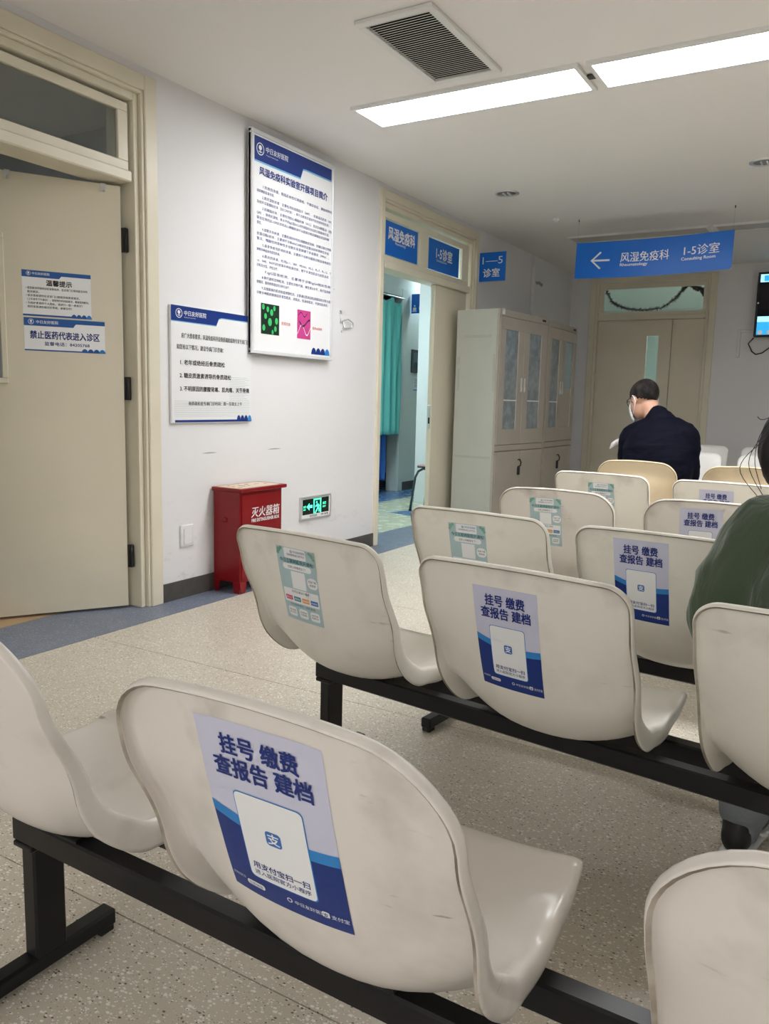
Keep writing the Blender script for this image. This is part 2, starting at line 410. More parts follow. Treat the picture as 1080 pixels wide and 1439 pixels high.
# ---- door 1: single door, leaf swung inward
d1 = sempty('door_1', 'cream single door standing ajar inward under a glazed transom', 'door')
def casing_wall(d, y0, y1, zt, cw, ch):
    """casing around an opening in the left wall, outer edges y0..y1, top zt"""
    for a, b in ((y0, y0+cw), (y1-cw, y1)):
        B('casing', (WX-.01, a, 0), (WX+.018, b, zt), M_cream, d, .004)
    B('casing', (WX-.01, y0+cw, zt-ch), (WX+.016, y1-cw, zt), M_cream, d, .004)
    # stepped moulding inside the casing
    for a, b in ((y0+cw, y0+cw+.016), (y1-cw-.016, y1-cw)):
        B('moulding', (WX-.02, a, 0), (WX+.008, b, zt-ch), M_cream, d, .003)
    B('moulding', (WX-.02, y0+cw+.016, zt-ch-.016), (WX+.008, y1-cw-.016, zt-ch), M_cream, d, .003)
    for a, b in ((y0+cw+.016, y0+cw+.045), (y1-cw-.045, y1-cw-.016)):
        B('jamb', (WX-.2, a, 0), (WX-.012, b, zt-ch-.016), M_cream, d, .003)
    B('head', (WX-.2, y0+cw+.045, zt-ch-.05), (WX-.012, y1-cw-.045, zt-ch-.016), M_cream, d, .003)
casing_wall(d1, 1.67, 2.867, 2.522, .075, .07)
B('transom_bar', (WX-.17, 1.806, 2.035), (WX-.006, 2.731, 2.085), M_cream, d1, .006)
def sash(d, y0, y1, z0, z1, fw, x, glass, panes=None):
    """glazed sash in the left wall"""
    ys = [y0, y1]
    B('sash_rail', (x-.035, y0, z0), (x, y1, z0+fw), M_cream, d, .003)
    B('sash_rail', (x-.035, y0, z1-fw*.9), (x, y1, z1), M_cream, d, .003)
    B('sash_stile', (x-.035, y0, z0+fw), (x, y0+fw*1.3, z1-fw*.9), M_cream, d, .003)
    B('sash_stile', (x-.035, y1-fw*1.3, z0+fw), (x, y1, z1-fw*.9), M_cream, d, .003)
    if glass: B('pane', (x-.02, y0+fw*1.3, z0+fw), (x-.015, y1-fw*1.3, z1-fw*.9), glass, d)
sash(d1, 1.806, 2.731, 2.085, 2.386, .045, WX-.03, M_glass)
# leaf
hp = Vector((-3.085, 2.722, 0)); LA = math.atan2(-.852, -.524)
lf = MB()
for s0, s1, z0, z1 in ((0, .53, .012, 2.02), (.72, .86, .012, 2.02), (.53, .72, .012, 1.12), (.53, .72, 1.73, 2.02)):
    lf.box((s0, -.02, z0), (s1, .02, z1))
leaf1 = lf.obj('leaf', M_leaf, d1, hp, (0, 0, LA))
g = MB()
for s0, s1, z0, z1 in ((.505, .53, 1.12, 1.73), (.72, .745, 1.12, 1.73), (.505, .745, 1.095, 1.12), (.505, .745, 1.73, 1.755)):
    g.box((s0, .02, z0), (s1, .03, z1), 0, .003)
g.obj('window_bead', M_cream, leaf1)
B('pane', (.53, -.003, 1.12), (.72, .003, 1.73), M_glass, leaf1)
for z in (1.78, 1.087, .262):
    q = MB().box((-.032, -.006, z-.055), (.0, .022, z+.055), 0, .002); q.tube([(-.018, .024, z-.055), (-.018, .024, z+.055)], .008)
    q.obj('hinge', M_blackpl, leaf1)
q = MB().box((.79, .02, .98), (.84, .026, 1.16), 0, .004).tube([(.815, .026, 1.07), (.815, .06, 1.07), (.80, .066, 1.07), (.70, .066, 1.07)], .009)
q.obj('door_handle', M_chrome, leaf1)
for s in (.479, .076):
    h_ = MB().box((s-.012, .0205, 1.985), (s+.012, .024, 2.024)).box((s-.012, -.024, 2.0205), (s+.012, .024, 2.024)).tube([(s, .024, 1.99), (s, .04, 1.984), (s, .045, 1.995)], .004)
    h_.v = [tuple(Matrix.Rotation(LA, 4, 'Z') @ Vector(p) + hp) for p in h_.v]
    tag(h_.obj('over_door_hook', M_alu), 'small metal hook over the ajar door top, ' + ('nearer the picture edge' if s > .3 else 'nearer the hinge side'), 'hook', 'hooks over the ajar door')

# ---- door 2: double door, left half open, right leaf shut
d2 = sempty('door_2', 'cream double doorway with two blue transom signs, left half open', 'door')
casing_wall(d2, 4.937, 6.60, 2.522, .05, .06)
B('transom_bar', (WX-.15, 5.048, 2.0), (WX-.008, 6.489, 2.055), M_cream, d2, .005)
tz0, tz1 = 2.055, 2.396
x = WX-.03
B('sash_rail', (x-.035, 5.048, tz0), (x, 6.489, tz0+.042), M_cream, d2, .003)
B('sash_rail', (x-.035, 5.048, tz1-.045), (x, 6.489, tz1), M_cream, d2, .003)
for a, b in ((5.048, 5.075), (5.60, 5.74), (6.36, 6.489)):
    B('sash_stile', (x-.035, a, tz0+.042), (x, b, tz1-.045), M_cream, d2, .003)
for a, b in ((5.075, 5.60), (5.74, 6.36)):
    B('pane', (x-.02, a, tz0+.042), (x-.016, b, tz1-.045), M_glass, d2)
leaf2 = B('leaf', (WX-.085, 5.90, .012), (WX-.042, 6.486, 1.998), M_leaf, d2, .003)
q = MB().box((WX-.076, 5.8965, .84), (WX-.05, 5.90, 1.03), 0, .001).box((WX-.07, 5.89, .985), (WX-.056, 5.8965, 1.005)).box((WX-.07, 5.895, .88), (WX-.056, 5.8968, .93), 1)
q.obj('lock_plate', [M_alu, M_blackpl], leaf2)
MB().box((WX-.07, 5.8968, 1.80), (WX-.056, 5.90, 1.97)).obj('flush_bolt', M_alu, leaf2)

# ---- door 3: unequal double door in the back wall
d3 = sempty('door_3', 'closed beige double door with slim vision panel and glazed transom', 'door')
for a, b in ((-2.77, -2.70), (-1.485, -1.415)):
    B('casing', (a, YB-.018, 0), (b, YB+.01, 2.49), M_cream, d3, .004)
B('casing', (-2.70, YB-.016, 2.425), (-1.485, YB+.01, 2.49), M_cream, d3, .004)
for a, b in ((-2.70, -2.672), (-1.513, -1.485)):
    B('jamb', (a, YB-.004, 0), (b, YB+.2, 2.425), M_cream, d3, .003)
B('transom_bar', (-2.672, YB+.0, 2.02), (-1.513, YB+.16, 2.065), M_cream, d3, .004)
for (x0, x1, z0, z1) in ((-2.672, -1.513, 2.065, 2.11), (-2.672, -1.513, 2.365, 2.425)):
    B('sash_rail', (x0, YB+.02, z0), (x1, YB+.055, z1), M_cream, d3, .003)
for (x0, x1) in ((-2.672, -2.62), (-1.555, -1.513)):
    B('sash_stile', (x0, YB+.02, 2.11), (x1, YB+.055, 2.365), M_cream, d3, .003)
B('pane', (-2.62, YB+.036, 2.11), (-1.555, YB+.041, 2.365), M_glass, d3)
q = MB()
for x0, x1, z0, z1 in ((-2.67, -2.12, .01, 2.017), (-1.992, -1.858, .01, 2.017), (-2.12, -1.992, .01, .95), (-2.12, -1.992, 1.845, 2.017)):
    q.box((x0, YB+.03, z0), (x1, YB+.072, z1))
lw = q.obj('leaf', M_leaf, d3)
B('pane', (-2.12, YB+.049, .95), (-1.992, YB+.054, 1.845), M_glass, lw)
for z in (.86,):
    MB().box((-1.93, YB+.022, z-.09), (-1.885, YB+.03, z+.09), 0, .003).tube([(-1.907, YB+.022, z), (-1.907, YB-.02, z), (-1.92, YB-.028, z), (-2.01, YB-.028, z)], .009).obj('door_handle', M_chrome, lw)
B('leaf', (-1.852, YB+.03, .01), (-1.516, YB+.072, 2.017), M_leaf, d3, .002)

# ---- clinic corridor behind door 2
M_corw = mat('corridor wall paint', (.72, .78, .74), .6, noise=.04, nscale=3)
M_corf = chip_floor('pale corridor vinyl', srgb(205, 208, 184), srgb(225, 228, 210), srgb(160, 165, 150), .25)
M_corb = chip_floor('blue corridor vinyl', srgb(92, 128, 176), srgb(110, 146, 190), srgb(80, 110, 156), .25)
cf = structure(B('floor_corridor', (-6.2, 3.5, -.12), (-3.25, 10.2, -.004), M_groove), 'pale corridor floor with blue bands beyond the open doorway', 'floor')
B('vinyl_sheet', (-4.26, 3.5, -.004), (-3.25, 10.2, 0), M_corf, cf)
B('border_strip', (-6.2, 3.5, -.004), (-4.262, 10.2, 0), M_corb, cf)
MB().add([(-3.818, 6.558, .0012), (-3.45, 6.45, .0012), (-3.25, 6.9, .0012), (-3.819+.2, 6.98, .0012)], [(0, 1, 2, 3)]).obj('floor_inlay', M_corb, cf)
w = MB().box((-4.8, 3.5, 0), (-4.65, 7.30, H)).box((-4.8, 8.18, 0), (-4.65, 10.2, H)).box((-4.8, 7.30, 2.26), (-4.65, 8.18, H))
structure(w.obj('wall_corridor_far', M_corw), 'pale green corridor wall seen through the open doorway', 'wall')
structure(B('wall_corridor_pier', (-4.02, 7.45, 0), (-3.2, 7.62, H), mat('white corridor paint', (.80, .82, .83), .6)), 'brightly lit corridor wall seen beside the door leaf', 'wall')
structure(B('wall_corridor_end', (-6.2, 10.2, 0), (-3.2, 10.35, H), M_corw), 'end wall of the corridor', 'wall')
structure(B('wall_corridor_near', (-6.2, 3.36, 0), (-3.2, 3.5, H), M_corw), 'near wall of the corridor', 'wall')
structure(B('wall_cubicle', (-6.2, 3.5, 0), (-6.06, 10.2, H), M_corw), 'rear wall of the curtained cubicle', 'wall')
structure(B('baseboard_corridor', (-4.65, 8.27, 0), (-4.642, 10.2, .1), M_skirt), 'dark skirting in the corridor', 'baseboard')
d4 = sempty('door_4', 'pale curtained doorway in the corridor', 'door')
for a, b in ((7.22, 7.30), (8.16, 8.265)): B('casing', (-4.66, a, 0), (-4.625, b, 2.33), M_corw, d4, .004)
B('casing', (-4.66, 7.30, 2.24), (-4.625, 8.16, 2.33), M_corw, d4, .004)

# ---- room behind door 1
M_tanf = mat('tan wood floor', srgb(196, 164, 124), .4, noise=.15, nscale=4)
M_room = mat('grey room paint', (.55, .57, .57), .6)
structure(B('floor_side_room', (-6.2, .3, -.12), (-3.25, 3.36, 0), M_tanf), 'tan floor inside the room behind the ajar door', 'floor')
structure(B('wall_side_room_far', (-6.3, .3, 0), (-6.2, 3.36, H), M_room), 'grey wall of the dim room behind the ajar door', 'wall')
structure(B('wall_side_room_end', (-6.3, .2, 0), (-3.2, .3, H), M_room), 'end wall of the dim side room', 'wall')
structure(B('wall_side_room_partition', (-6.2, 3.3, 0), (-3.2, 3.36, H), M_room), 'grey partition of the dim side room', 'wall')
# ---- room behind door 3
structure(B('floor_back_room', (-4.6, YB+.2, -.12), (.6, 13, 0), M_corf), 'floor of the room behind the double door', 'floor')
structure(B('wall_back_room_far', (-4.6, 13, 0), (.6, 13.15, H), M_corw), 'far wall of the room behind the double door', 'wall')
structure(B('wall_back_room_left', (-4.75, YB+.96, 0), (-4.6, 13, H), M_corw), 'left wall of the room behind the double door', 'wall')
structure(B('wall_back_room_right', (.6, YB+.2, 0), (.75, 13, H), M_corw), 'right wall of the room behind the double door', 'wall')

# ================================================================ ceiling fixtures
def panel(label, x0, y0, w, d, lit, group):
    t = thing('ceiling_light_panel', label, 'ceiling light', (x0+w/2, y0+d/2, H-.016), 0, group)
    q = MB(); e = .022
    for lo, hi in (((-w/2, -d/2, 0), (w/2, -d/2+e, .016)), ((-w/2, d/2-e, 0), (w/2, d/2, .016)), ((-w/2, -d/2+e, 0), (-w/2+e, d/2-e, .016)), ((w/2-e, -d/2+e, 0), (w/2, d/2-e, .016))):
        q.box(lo, hi, 0)
    q.obj('frame', M_fixture, t)
    B('diffuser', (-w/2+e, -d/2+e, .005), (w/2-e, d/2-e, .014), lit, t)
    return t
for i, xx in enumerate((-2.415, -1.18, .055, 1.29)):
    lab = ['lit ceiling panel nearest the left wall', 'second lit ceiling panel from the left wall, cut by the picture edge', 'third lit ceiling panel from the left wall', 'fourth lit ceiling panel from the left wall', 'lit ceiling panel farthest from the left wall'][i]
    panel(lab, xx, 3.655, 1.2, .315, M_lamp, 'lit ceiling panels in one line')
B('joint_clip', (-1.214, 3.79, H-.014), (-1.182, 3.83, H-.004), M_skirt, S.objects['ceiling'])
for i, xx in enumerate((-2.42, -1.185)):
    panel(['unlit ceiling panel above the hanging sign, left one', 'unlit ceiling panel above the hanging sign, right one'][i], xx, 7.23, 1.2, .27, M_lampoff, 'unlit ceiling panels above the hanging sign')
for i, xx in enumerate((-2.415, -1.18, .055, 1.29, 2.525)):
    panel('added lit ceiling panel behind the viewer', xx, -3.7, 1.2, .315, M_lamp, 'added lit ceiling panels behind the viewer')  # unseen row, added to light the seat backs from behind
panel('cool ceiling panel in the corridor', -4.15, 5.7, .6, .6, M_lampc, None)
panel('added cool ceiling panel in the corridor by the curtain', -4.6, 8.6, .3, .3, M_lampc, None)  # unseen second panel, added to brighten the far corridor wall
panel('cool ceiling panel in the back room', -1.2, 9.7, 1.2, .6, M_lampb, None)
panel('added weak ceiling panel in the side room', -5.0, 1.2, .6, .6, M_lampd, None)  # unseen panel, added to lift the dim room seen through the transom

def downlight(label, x, y):
    t = thing('recessed_downlight', label, 'downlight', (x, y, H-.008), 0, 'recessed downlights')
    q = MB(); n = 28; prof = [(.088, .008), (.086, .001), (.078, 0), (.068, .002), (.062, .008)]
    vs = [(r*math.cos(2*PI*k/n), r*math.sin(2*PI*k/n), z) for r, z in prof for k in range(n)]
    q.add(vs, [(j*n+k, (j+1)*n+k, (j+1)*n+(k+1) % n, j*n+(k+1) % n) for j in range(len(prof)-1) for k in range(n)], 0, True)
    q.obj('trim_ring', M_alu, t)
    MB().cyl((0, 0, .0055), .066, .002, n=28).obj('reflector', mat('dull reflector', (.35, .35, .34), .35, .9), t)
    for s in (-1, 1):
        MB().tube([(s*.017, -.03, .002), (s*.017, .03, .002)], .006, n=8).obj('bulb', M_white, t)
downlight('round downlight with two bulbs above the doorway', -2.332, 5.594)
downlight('round downlight with two bulbs cut by the right picture edge', -.642, 5.566)

# air vent
vt = thing('air_vent', 'grey slatted air vent in the white ceiling', 'air vent', (-1.71, 3.215, H-.018))
q = MB(); W2, D2 = .176, .346; iw, idp = .142, .312
for lo, hi in (((-W2, -D2, 0), (W2, -idp, .018)), ((-W2, idp, 0), (W2, D2, .018)), ((-W2, -idp, 0), (-iw, idp, .018)), ((iw, -idp, 0), (W2, idp, .018))): q.box(lo, hi, 0, .003)
q.obj('frame', M_fixture, vt)
B('backing', (-iw, -idp, .015), (iw, idp, .0175), M_dark, vt)
sl = MB().add([(-iw, -.003, .0035), (iw, -.003, .0035), (iw, .0025, .0045), (-iw, .0025, .0045), (-iw, -.003, .0048), (iw, -.003, .0048), (iw, .0025, .0058), (-iw, .0025, .0058)],
              [(3, 2, 1, 0), (4, 5, 6, 7), (1, 5, 4, 0), (2, 6, 5, 1), (3, 7, 6, 2), (0, 4, 7, 3)]).mesh('slat', M_slat)
ns = 34
for k in range(ns): mkobj('slat', sl, vt, (0, -idp+.010+(2*idp-.016)*k/(ns-1), 0))
# smoke detector and hooks
t = MB().cyl((0, 0, -.02), .028, .02, r2=.032).cyl((0, 0, -.03), .018, .012)
tag(t.obj('smoke_detector', M_fixture, None, (-2.269, 6.512, H)), 'small white smoke detector on the ceiling by the sign', 'smoke detector')
# ================================================================ signs, boards and notices
def logo(P, u, v, s, mi, layer=3):
    """tree-in-a-circle emblem and brush style name of the hospital"""
    P.ring(u, v, s*.40, s*.47, mi, layer)
    P.disc(u, v+s*.10, s*.19, mi, layer)
    P.poly([(u-s*.03, v-s*.3), (u+s*.03, v-s*.3), (u+s*.03, v), (u-s*.03, v)], mi, layer)
    P.poly([(u-s*.24, v-s*.18), (u+s*.24, v-s*.18), (u+s*.2, v-s*.24), (u-s*.2, v-s*.24)], mi, layer)
def header(P, w, h, hb, hs, mi_navy, mi_sky, mi_txt, split=.56):
    """blue head band that steps down on its left part"""
    us = w*split
    def low(u):
        t = min(1, max(0, (u-us)/(w*.035))); t = t*t*(3-2*t)
        return h - hb + (hb-hs)*t
    P.band(0, w, lambda u: low(u)-h*.008, lambda u: low(u)+.002, mi_sky, 1, 30)
    P.band(0, w, low, lambda u: h, mi_navy, 2, 30)
def hills(P, w, x0, hh, mi_a, mi_b, base=.0):
    n = 4; step = (w-x0)/n
    for k in range(n):
        c = x0+step*(k+.5)
        P.poly([(c-step*.58, base)] + [(c-step*.58+step*1.16*i/8, base+hh*.8*math.sin(PI*i/8)**.55) for i in range(1, 8)] + [(c+step*.58, base)], mi_a if k < 3 else mi_b, 4+k)

# ---- tall board
def board(name, label, y0, z0, w, h, thick, frame):
    t = thing(name, label, 'notice board', (WX, y0, z0))
    if frame:
        MB().box((0, 0, 0), (thick-.006, w, h)).obj('panel', M_board, t)
        e = .022; q = MB()
        for a, b, c, d in ((0, w, 0, e), (0, w, h-e, h), (0, e, e, h-e), (w-e, w, e, h-e)): q.box((0, a, c), (thick+.004, b, d), 0, .003)
        q.obj('frame', M_boardframe, t)
    else:
        MB().box((0, 0, 0), (thick, w, h), 0, .002).obj('panel', M_board, t)
    return t
t1 = board('information_board', 'tall white lab information board with small blue text and two micrographs', 3.52, 1.305, .80, 1.197, .024, 2)
t1.location.x = WX+.0185
for zz in (.95, 1.1): B('wall_spacer', (-.0185, .1, zz), (0, .7, zz+.04), M_alu, t1)
w, h = .74, 1.137
P = Print(plane_fn((.0185, .03, .03), (0, 1, 0), (0, 0, 1)))
mts = [M_board, M_navy, M_sky, M_white, M_navytxt, M_cyan, M_ink, mat('micrograph black', (.01, .03, .015), .4), mat('micrograph green', srgb(60, 190, 110), .4), mat('micrograph magenta', srgb(200, 70, 140), .4), mat('micrograph purple', srgb(90, 40, 90), .4), mat('red lettering', srgb(210, 70, 80), .5)]
header(P, w, h, .125, .066, 1, 2, 3, .57)
logo(P, .05, h-.062, .07, 3)
P.text('中日友好医院', .095, h-.065, .034, 3, .014, sx=1.0, shear=.1)
P.text('China-Japan Friendship Hospital', .097, h-.084, .0085, 3, .01)
P.text('风湿免疫科实验室开展项目简介', w/2, h-.193, .047, 4, .03, 'CENTER')
lines = ['　　1.抗核抗体谱，包括系统性红斑狼疮、干燥综合征、硬皮病等结缔', '组织病的自身抗体。',
 '　　2.类风湿抗体谱：主要检测抗核周因子（APF）、抗角蛋白抗体（AKA）',
 '及抗环瓜氨酸肽抗体（抗CCP抗体），用于诊断类风湿关节炎的特异性抗体。',
 '　　3.抗磷脂抗体，主要检测抗心磷脂抗体（ACL）及抗β2糖蛋白Ⅰ（抗β2',
 'GPI），狼疮抗凝物。高水平的IgG型ACL对抗磷脂综合征的诊断最有价值，',
 '联合应用抗β2-GPI抗体和抗心磷脂抗体可以提高诊断抗磷脂综合征的敏', '感性。',
 '　　4.血管炎抗体谱，主要检测抗中性粒细胞胞浆抗体、抗髓过氧化物酶和',
 '抗蛋白酶3抗体，主要用于诊断ANCA相关性血管炎如肉芽肿性多血', '管炎、嗜酸性肉芽肿性多血管炎及显微镜下多血管炎（MPA）。',
 '　　5.自身免疫性肝病抗体谱，主要用于诊断与鉴别诊断自身免疫性肝', '病等多种自身免疫性肝病。',
 '　　6.肌炎抗体谱，检测Jo-1、SRP、MDA5、Mi-2、PL-7、PL-12、TIF1',
 '-γ、SAE、NXP2抗体等多种自身抗体，用于多发性肌炎与皮肌炎的', '诊断及分型、评估治疗。',
 '　　7.IgG亚类检测，主要用于诊断IgG4相关性疾病。',
 '　　8.骨代谢标志物检测，主要检测骨代谢、维生素D水平，用于监测骨代',
 '谢情况，指导骨质疏松的诊断与治疗。',
 '　　9.炎性肌病的肌肉免疫病理检测，主要通过肌肉活检病理染色诊断与鉴别', '诊断多种肌肉疾病如多发性肌炎、皮肌炎、包涵体肌炎、代谢性肌病等。']
yy = h-.262
for k, ln in enumerate(lines):
    if k in (2, 4, 8, 11, 13, 16, 17, 19): yy -= .006
    vs, fs = text_uv(ln, .0195, .008, 'LEFT')
    full = len(ln) > 27
    P.text(ln, .02, yy, .0185, 4, .008, fit=(w-.04) if full else None)
    yy -= .0262
# micrographs
P.grid(.06, .085, .225, .265-.01, 7, 2)
for (a, b, r, rr_) in ((.085, .12, .013, 1), (.10, .185, .012, 1), (.14, .155, .017, 1), (.155, .21, .014, 1), (.12, .225, .012, 1), (.19, .12, .012, 1), (.20, .165, .014, 1), (.18, .235, .011, 1), (.08, .235, .012, 1), (.165, .1, .01, 1)):
    P.disc(a, b, r*1.35, 8, 3, 12, ru=r)
P.grid(.40, .085, .535, .265-.01, 9, 2)
P.band(.40, .535, lambda u: .135+.03*math.sin(u*60), lambda u: .141+.03*math.sin(u*60), 3, 3)
P.band(.42, .53, lambda u: .175+.02*math.cos(u*48), lambda u: .187+.02*math.cos(u*48), 10, 3)
P.band(.41, .50, lambda u: .225+.012*math.sin(u*90), lambda u: .232+.012*math.sin(u*90), 10, 3)
P.text('抗核抗体', .245, .15, .022, 11, .008); P.text('肌肉HE染色', .555, .15, .02, 11, .008)
hills(P, w, w*.74, .05, 1, 5)
P.obj('printed_sheet', mts, t1)

# ---- lower board
t2 = board('notice_board', 'square white notice board with blue header and bold black lines', 2.94, .92, .612, .587, .016, 0)
w, h = .612, .587
P = Print(plane_fn((.0162, 0, 0), (0, 1, 0), (0, 0, 1), .0002))
header(P, w, h, .075, .032, 1, 2, 3, .54)
logo(P, .055, h-.037, .05, 3); P.text('中日友好医院', .088, h-.043, .027, 3, .014, shear=.1); P.text('China-Japan Friendship Hospital', .09, h-.056, .0065, 3, .01)
for k in range(24):
    z = .035+k*.0095
    if z < .12: P.grid(.015, z, w-.015, z+.0016, 12, 1)
    elif z < .25: P.grid(w*.70, z, w-.015-.02*(k % 3), z+.0016, 12, 1)
T = lambda s, u, v, sz, fit=None, bold=.016: P.text(s, u, v, sz, 6, bold, fit=fit)
T('应广大患者要求，风湿免疫科开设骨质疏松症的专家专病门诊，', .07, .432, .028, .525)
T('如您有以下情况，建议专病门诊咨询：', .035, .375, .028, .345)
T('1. 老年或绝经后骨质疏松', .055, .298, .028, .33, .02)
T('2. 糖皮质激素诱导的骨质疏松', .055, .232, .028, .385, .02)
T('3. 不明原因的腰酸背痛、肌肉痛、关节骨痛', .055, .165, .028, .535, .02)
T('骨质疏松症专病门诊时间：周一至周五上午', .115, .092, .022, .415)
P.band(.02, w, lambda u: .004, lambda u: .016, 1, 2)
hills(P, w, w*.80, .04, 1, 5, .008)
P.obj('printed_sheet', mts + [mat('pale line print', srgb(190, 200, 200), .5)], t2)

# ---- notices stuck on the ajar leaf
def on_leaf(s, z, off=.0206):
    m = Matrix.Rotation(LA, 4, 'Z'); return hp + m @ Vector((s, off, z))
def leaf_fn(s0, z0, eps=.0002, tilt=0.0):
    # u runs right in the picture, toward the hinge
    def f(u, v, l):
        c, s = math.cos(tilt), math.sin(tilt)
        return on_leaf(s0-(u*c-v*s), z0+u*s+v*c, .0206+eps*(l+1))
    return f
def notice(name, label, s0, z0, w, h, tilt):
    f = leaf_fn(s0, z0, .0002, tilt); P = Print(f)
    P.grid(0, 0, w, h, 0, 0, 4, 3)
    return P
nm = [M_white, mat('notice blue', srgb(40, 92, 160), .4), M_cyan, M_navytxt, M_ink, M_sky]
P = notice('notice_sheet', '', .435, 1.402, .294, .202, 0.0); w, h = .294, .202
P.band(0, w, lambda u: h-.03+.012*(1 if u > w*.56 else 0), lambda u: h, 1, 1, 30)
logo(P, .028, h-.014, .02, 0); P.text('中日友好医院', .042, h-.018, .0125, 0, .014)
P.text('温馨提示', w*.53, h-.062, .028, 4, .03, 'CENTER')
for k, s in enumerate(('• 请您候诊时保持诊区安静有序，在诊室门口等待医生叫号', '  依次就诊。', '• 候诊患者请勿在诊室门口围观其他患者就诊。', '（上午挂号下午就诊），请按预约时间段就诊，谢谢您的配合。', '• 为保护患者的个人隐私，请进行一医一患就诊！', '  陪同家属请在候诊区等候，谢谢合作！')):
    P.text(s, .014, h-.082-k*.0165, .0115, 4, .016, fit=(w-.03) if len(s) > 23 else None)
P.band(0, w, lambda u: 0, lambda u: .008, 1, 1); hills(P, w, w*.70, .022, 1, 2, .0)
tag(P.obj('notice_sheet', nm), 'white notice sheet with black small print stuck on the ajar door', 'notice')
P = notice('notice_sheet', '', .433, 1.247, .350, .148, 0.0); w, h = .35, .148
P.band(0, w, lambda u: h-.036+.016*(1 if u > w*.6 else 0), lambda u: h, 1, 1, 30)
logo(P, .03, h-.018, .026, 0); P.text('中日友好医院', .05, h-.024, .016, 0, .014)
P.text('禁止医药代表进入诊区', w*.5, .058, .038, 3, .026, 'CENTER', fit=.30)
P.text('监督电话：84205768', w*.52, .027, .0185, 3, .02, 'CENTER', fit=.195)
P.band(0, w, lambda u: 0, lambda u: .006, 1, 1); hills(P, w, w*.70, .022, 1, 2, .0)
tag(P.obj('notice_sheet', nm), 'wide blue and white prohibition notice below the small print sheet', 'notice')

# ---- blue signs
sm = [M_sign, M_white, M_signedge]
def flat_sign(name, label, origin, U, V, w, h, thick, draw, edge=True):
    t = thing(name, label, 'sign', origin)
    U, V = Vector(U), Vector(V); N = U.cross(V)
    mb = MB(); vs = [Vector((0, 0, 0)) + U*(w*a) + V*(h*b) - N*(thick*c) for c in (0, 1) for a, b in ((0, 0), (1, 0), (1, 1), (0, 1))]
    mb.add(vs, [(0, 1, 2, 3), (7, 6, 5, 4), (0, 4, 5, 1), (1, 5, 6, 2), (2, 6, 7, 3), (3, 7, 4, 0)])
    mb.m = [0, 0, 2, 2, 2, 2]
    mb.obj('panel', sm, t)
    P = SplitPrint(plane_fn((0, 0, 0), U, V, .0005), sm, t); draw(P, w, h); P.done()
    return t
def dr1(P, w, h):
    P.text('风湿免疫科', .055, h*.50, .098, 1, .03, fit=.40); P.text('Rheumatology', .16, h*.37, .027, 1, .012)
def dr2(P, w, h):
    P.text('1-5诊室', .13, h*.44, .098, 1, .03, fit=.29); P.text('Consulting Room', .155, h*.32, .026, 1, .012)
flat_sign('department_sign', 'blue department sign in the left transom pane of the double doorway', (WX-.0435, 5.075, 2.105), (0, 1, 0), (0, 0, 1), .505, .237, .0015, dr1)
flat_sign('room_number_sign', 'blue room number sign in the right transom pane of the double doorway', (WX-.0435, 5.745, 2.105), (0, 1, 0), (0, 0, 1), .575, .237, .0015, dr2)
def dr3(P, w, h):
    P.text('1—5', w*.5, h*.60, .088, 1, .008, 'CENTER', fit=.19); P.text('诊室', w*.47, h*.17, .078, 1, .022, 'CENTER', fit=.155)
flat_sign('projecting_sign', 'small square blue sign sticking out of the wall above the cabinet', (WX, 6.65, 2.118), (1, 0, 0), (0, 0, 1), .245, .245, .012, dr3)

# ---- long hanging sign (a thin sheet that sags a little)
SZ = 2.094
hs = thing('hanging_sign', 'long blue hanging direction sign with white left arrow', 'sign', (-2.125, 6.62, SZ))
w, h = 1.196, .283
def hang_fn(eps):
    def f(u, v, l):
        t = u/w; sag = -.017*math.sin(PI*t); bow = -.02*math.sin(PI*t)
        return Vector((u-.006*(1-v/h)*max(0, 1-2*t), bow - eps*(l+1), v+sag+.008*t))
    return f
fp = hang_fn(0); n = 24
def rnd(t):  # rounded lower right corner
    d = (1-t)*w; r = .022
    return r-math.sqrt(max(0, r*r-(r-d)**2)) if d < r else 0
us = sorted([w*i/n for i in range(n+1)] + [w-.018, w-.01, w-.004]); vs = []
for u in us:
    for yy_, vv in ((0, rnd(u/w)), (0, h), (.006, h), (.006, rnd(u/w))):
        p = fp(u, vv, 0); vs.append((p.x, p.y+yy_, p.z))
m_ = len(us); fs = []
for i in range(m_-1):
    for k in range(4): fs.append((i*4+k, (i+1)*4+k, (i+1)*4+(k+1) % 4, i*4+(k+1) % 4))
fs += [(0, 1, 2, 3), tuple(reversed([(m_-1)*4+k for k in range(4)]))]
q = MB().add(vs, fs); q.m = [0 if i < (m_-1)*4 and (i % 4) in (0, 2) else 2 for i in range(len(fs))]
q.obj('panel', sm, hs)
P = SplitPrint(hang_fn(.0003), sm, hs)
ax, ay, al, tk = .132, .138, .15, .0075
P.poly([(ax+.01, ay-tk), (ax+al, ay-tk), (ax+al, ay+tk), (ax+.01, ay+tk)], 1, 2)
for s in (1, -1):
    P.poly([(ax-.006, ay), (ax+.012, ay), (ax+.082, ay+s*.060), (ax+.070, ay+s*.069)][::1 if s < 0 else -1], 1, 3)
P.text('风湿免疫科', .365, .122, .083, 1, .012, fit=.372); P.text('Rheumatology', .365, .086, .032, 1, .02, fit=.212)
P.text('1-5诊室', .832, .136, .083, 1, .012, fit=.252); P.text('Consulting Room', .83, .096, .032, 1, .02, fit=.245)
P.done()
for u in (.008, w-.008):
    MB().tube([(u, .003, h-.01), (u, .003, H-SZ)], .0004, n=6).obj('hanging_wire', M_skirt, hs)
    MB().cyl((u, .003, H-SZ-.018), .005, .018, n=10).obj('ceiling_hook', M_skirt, hs)

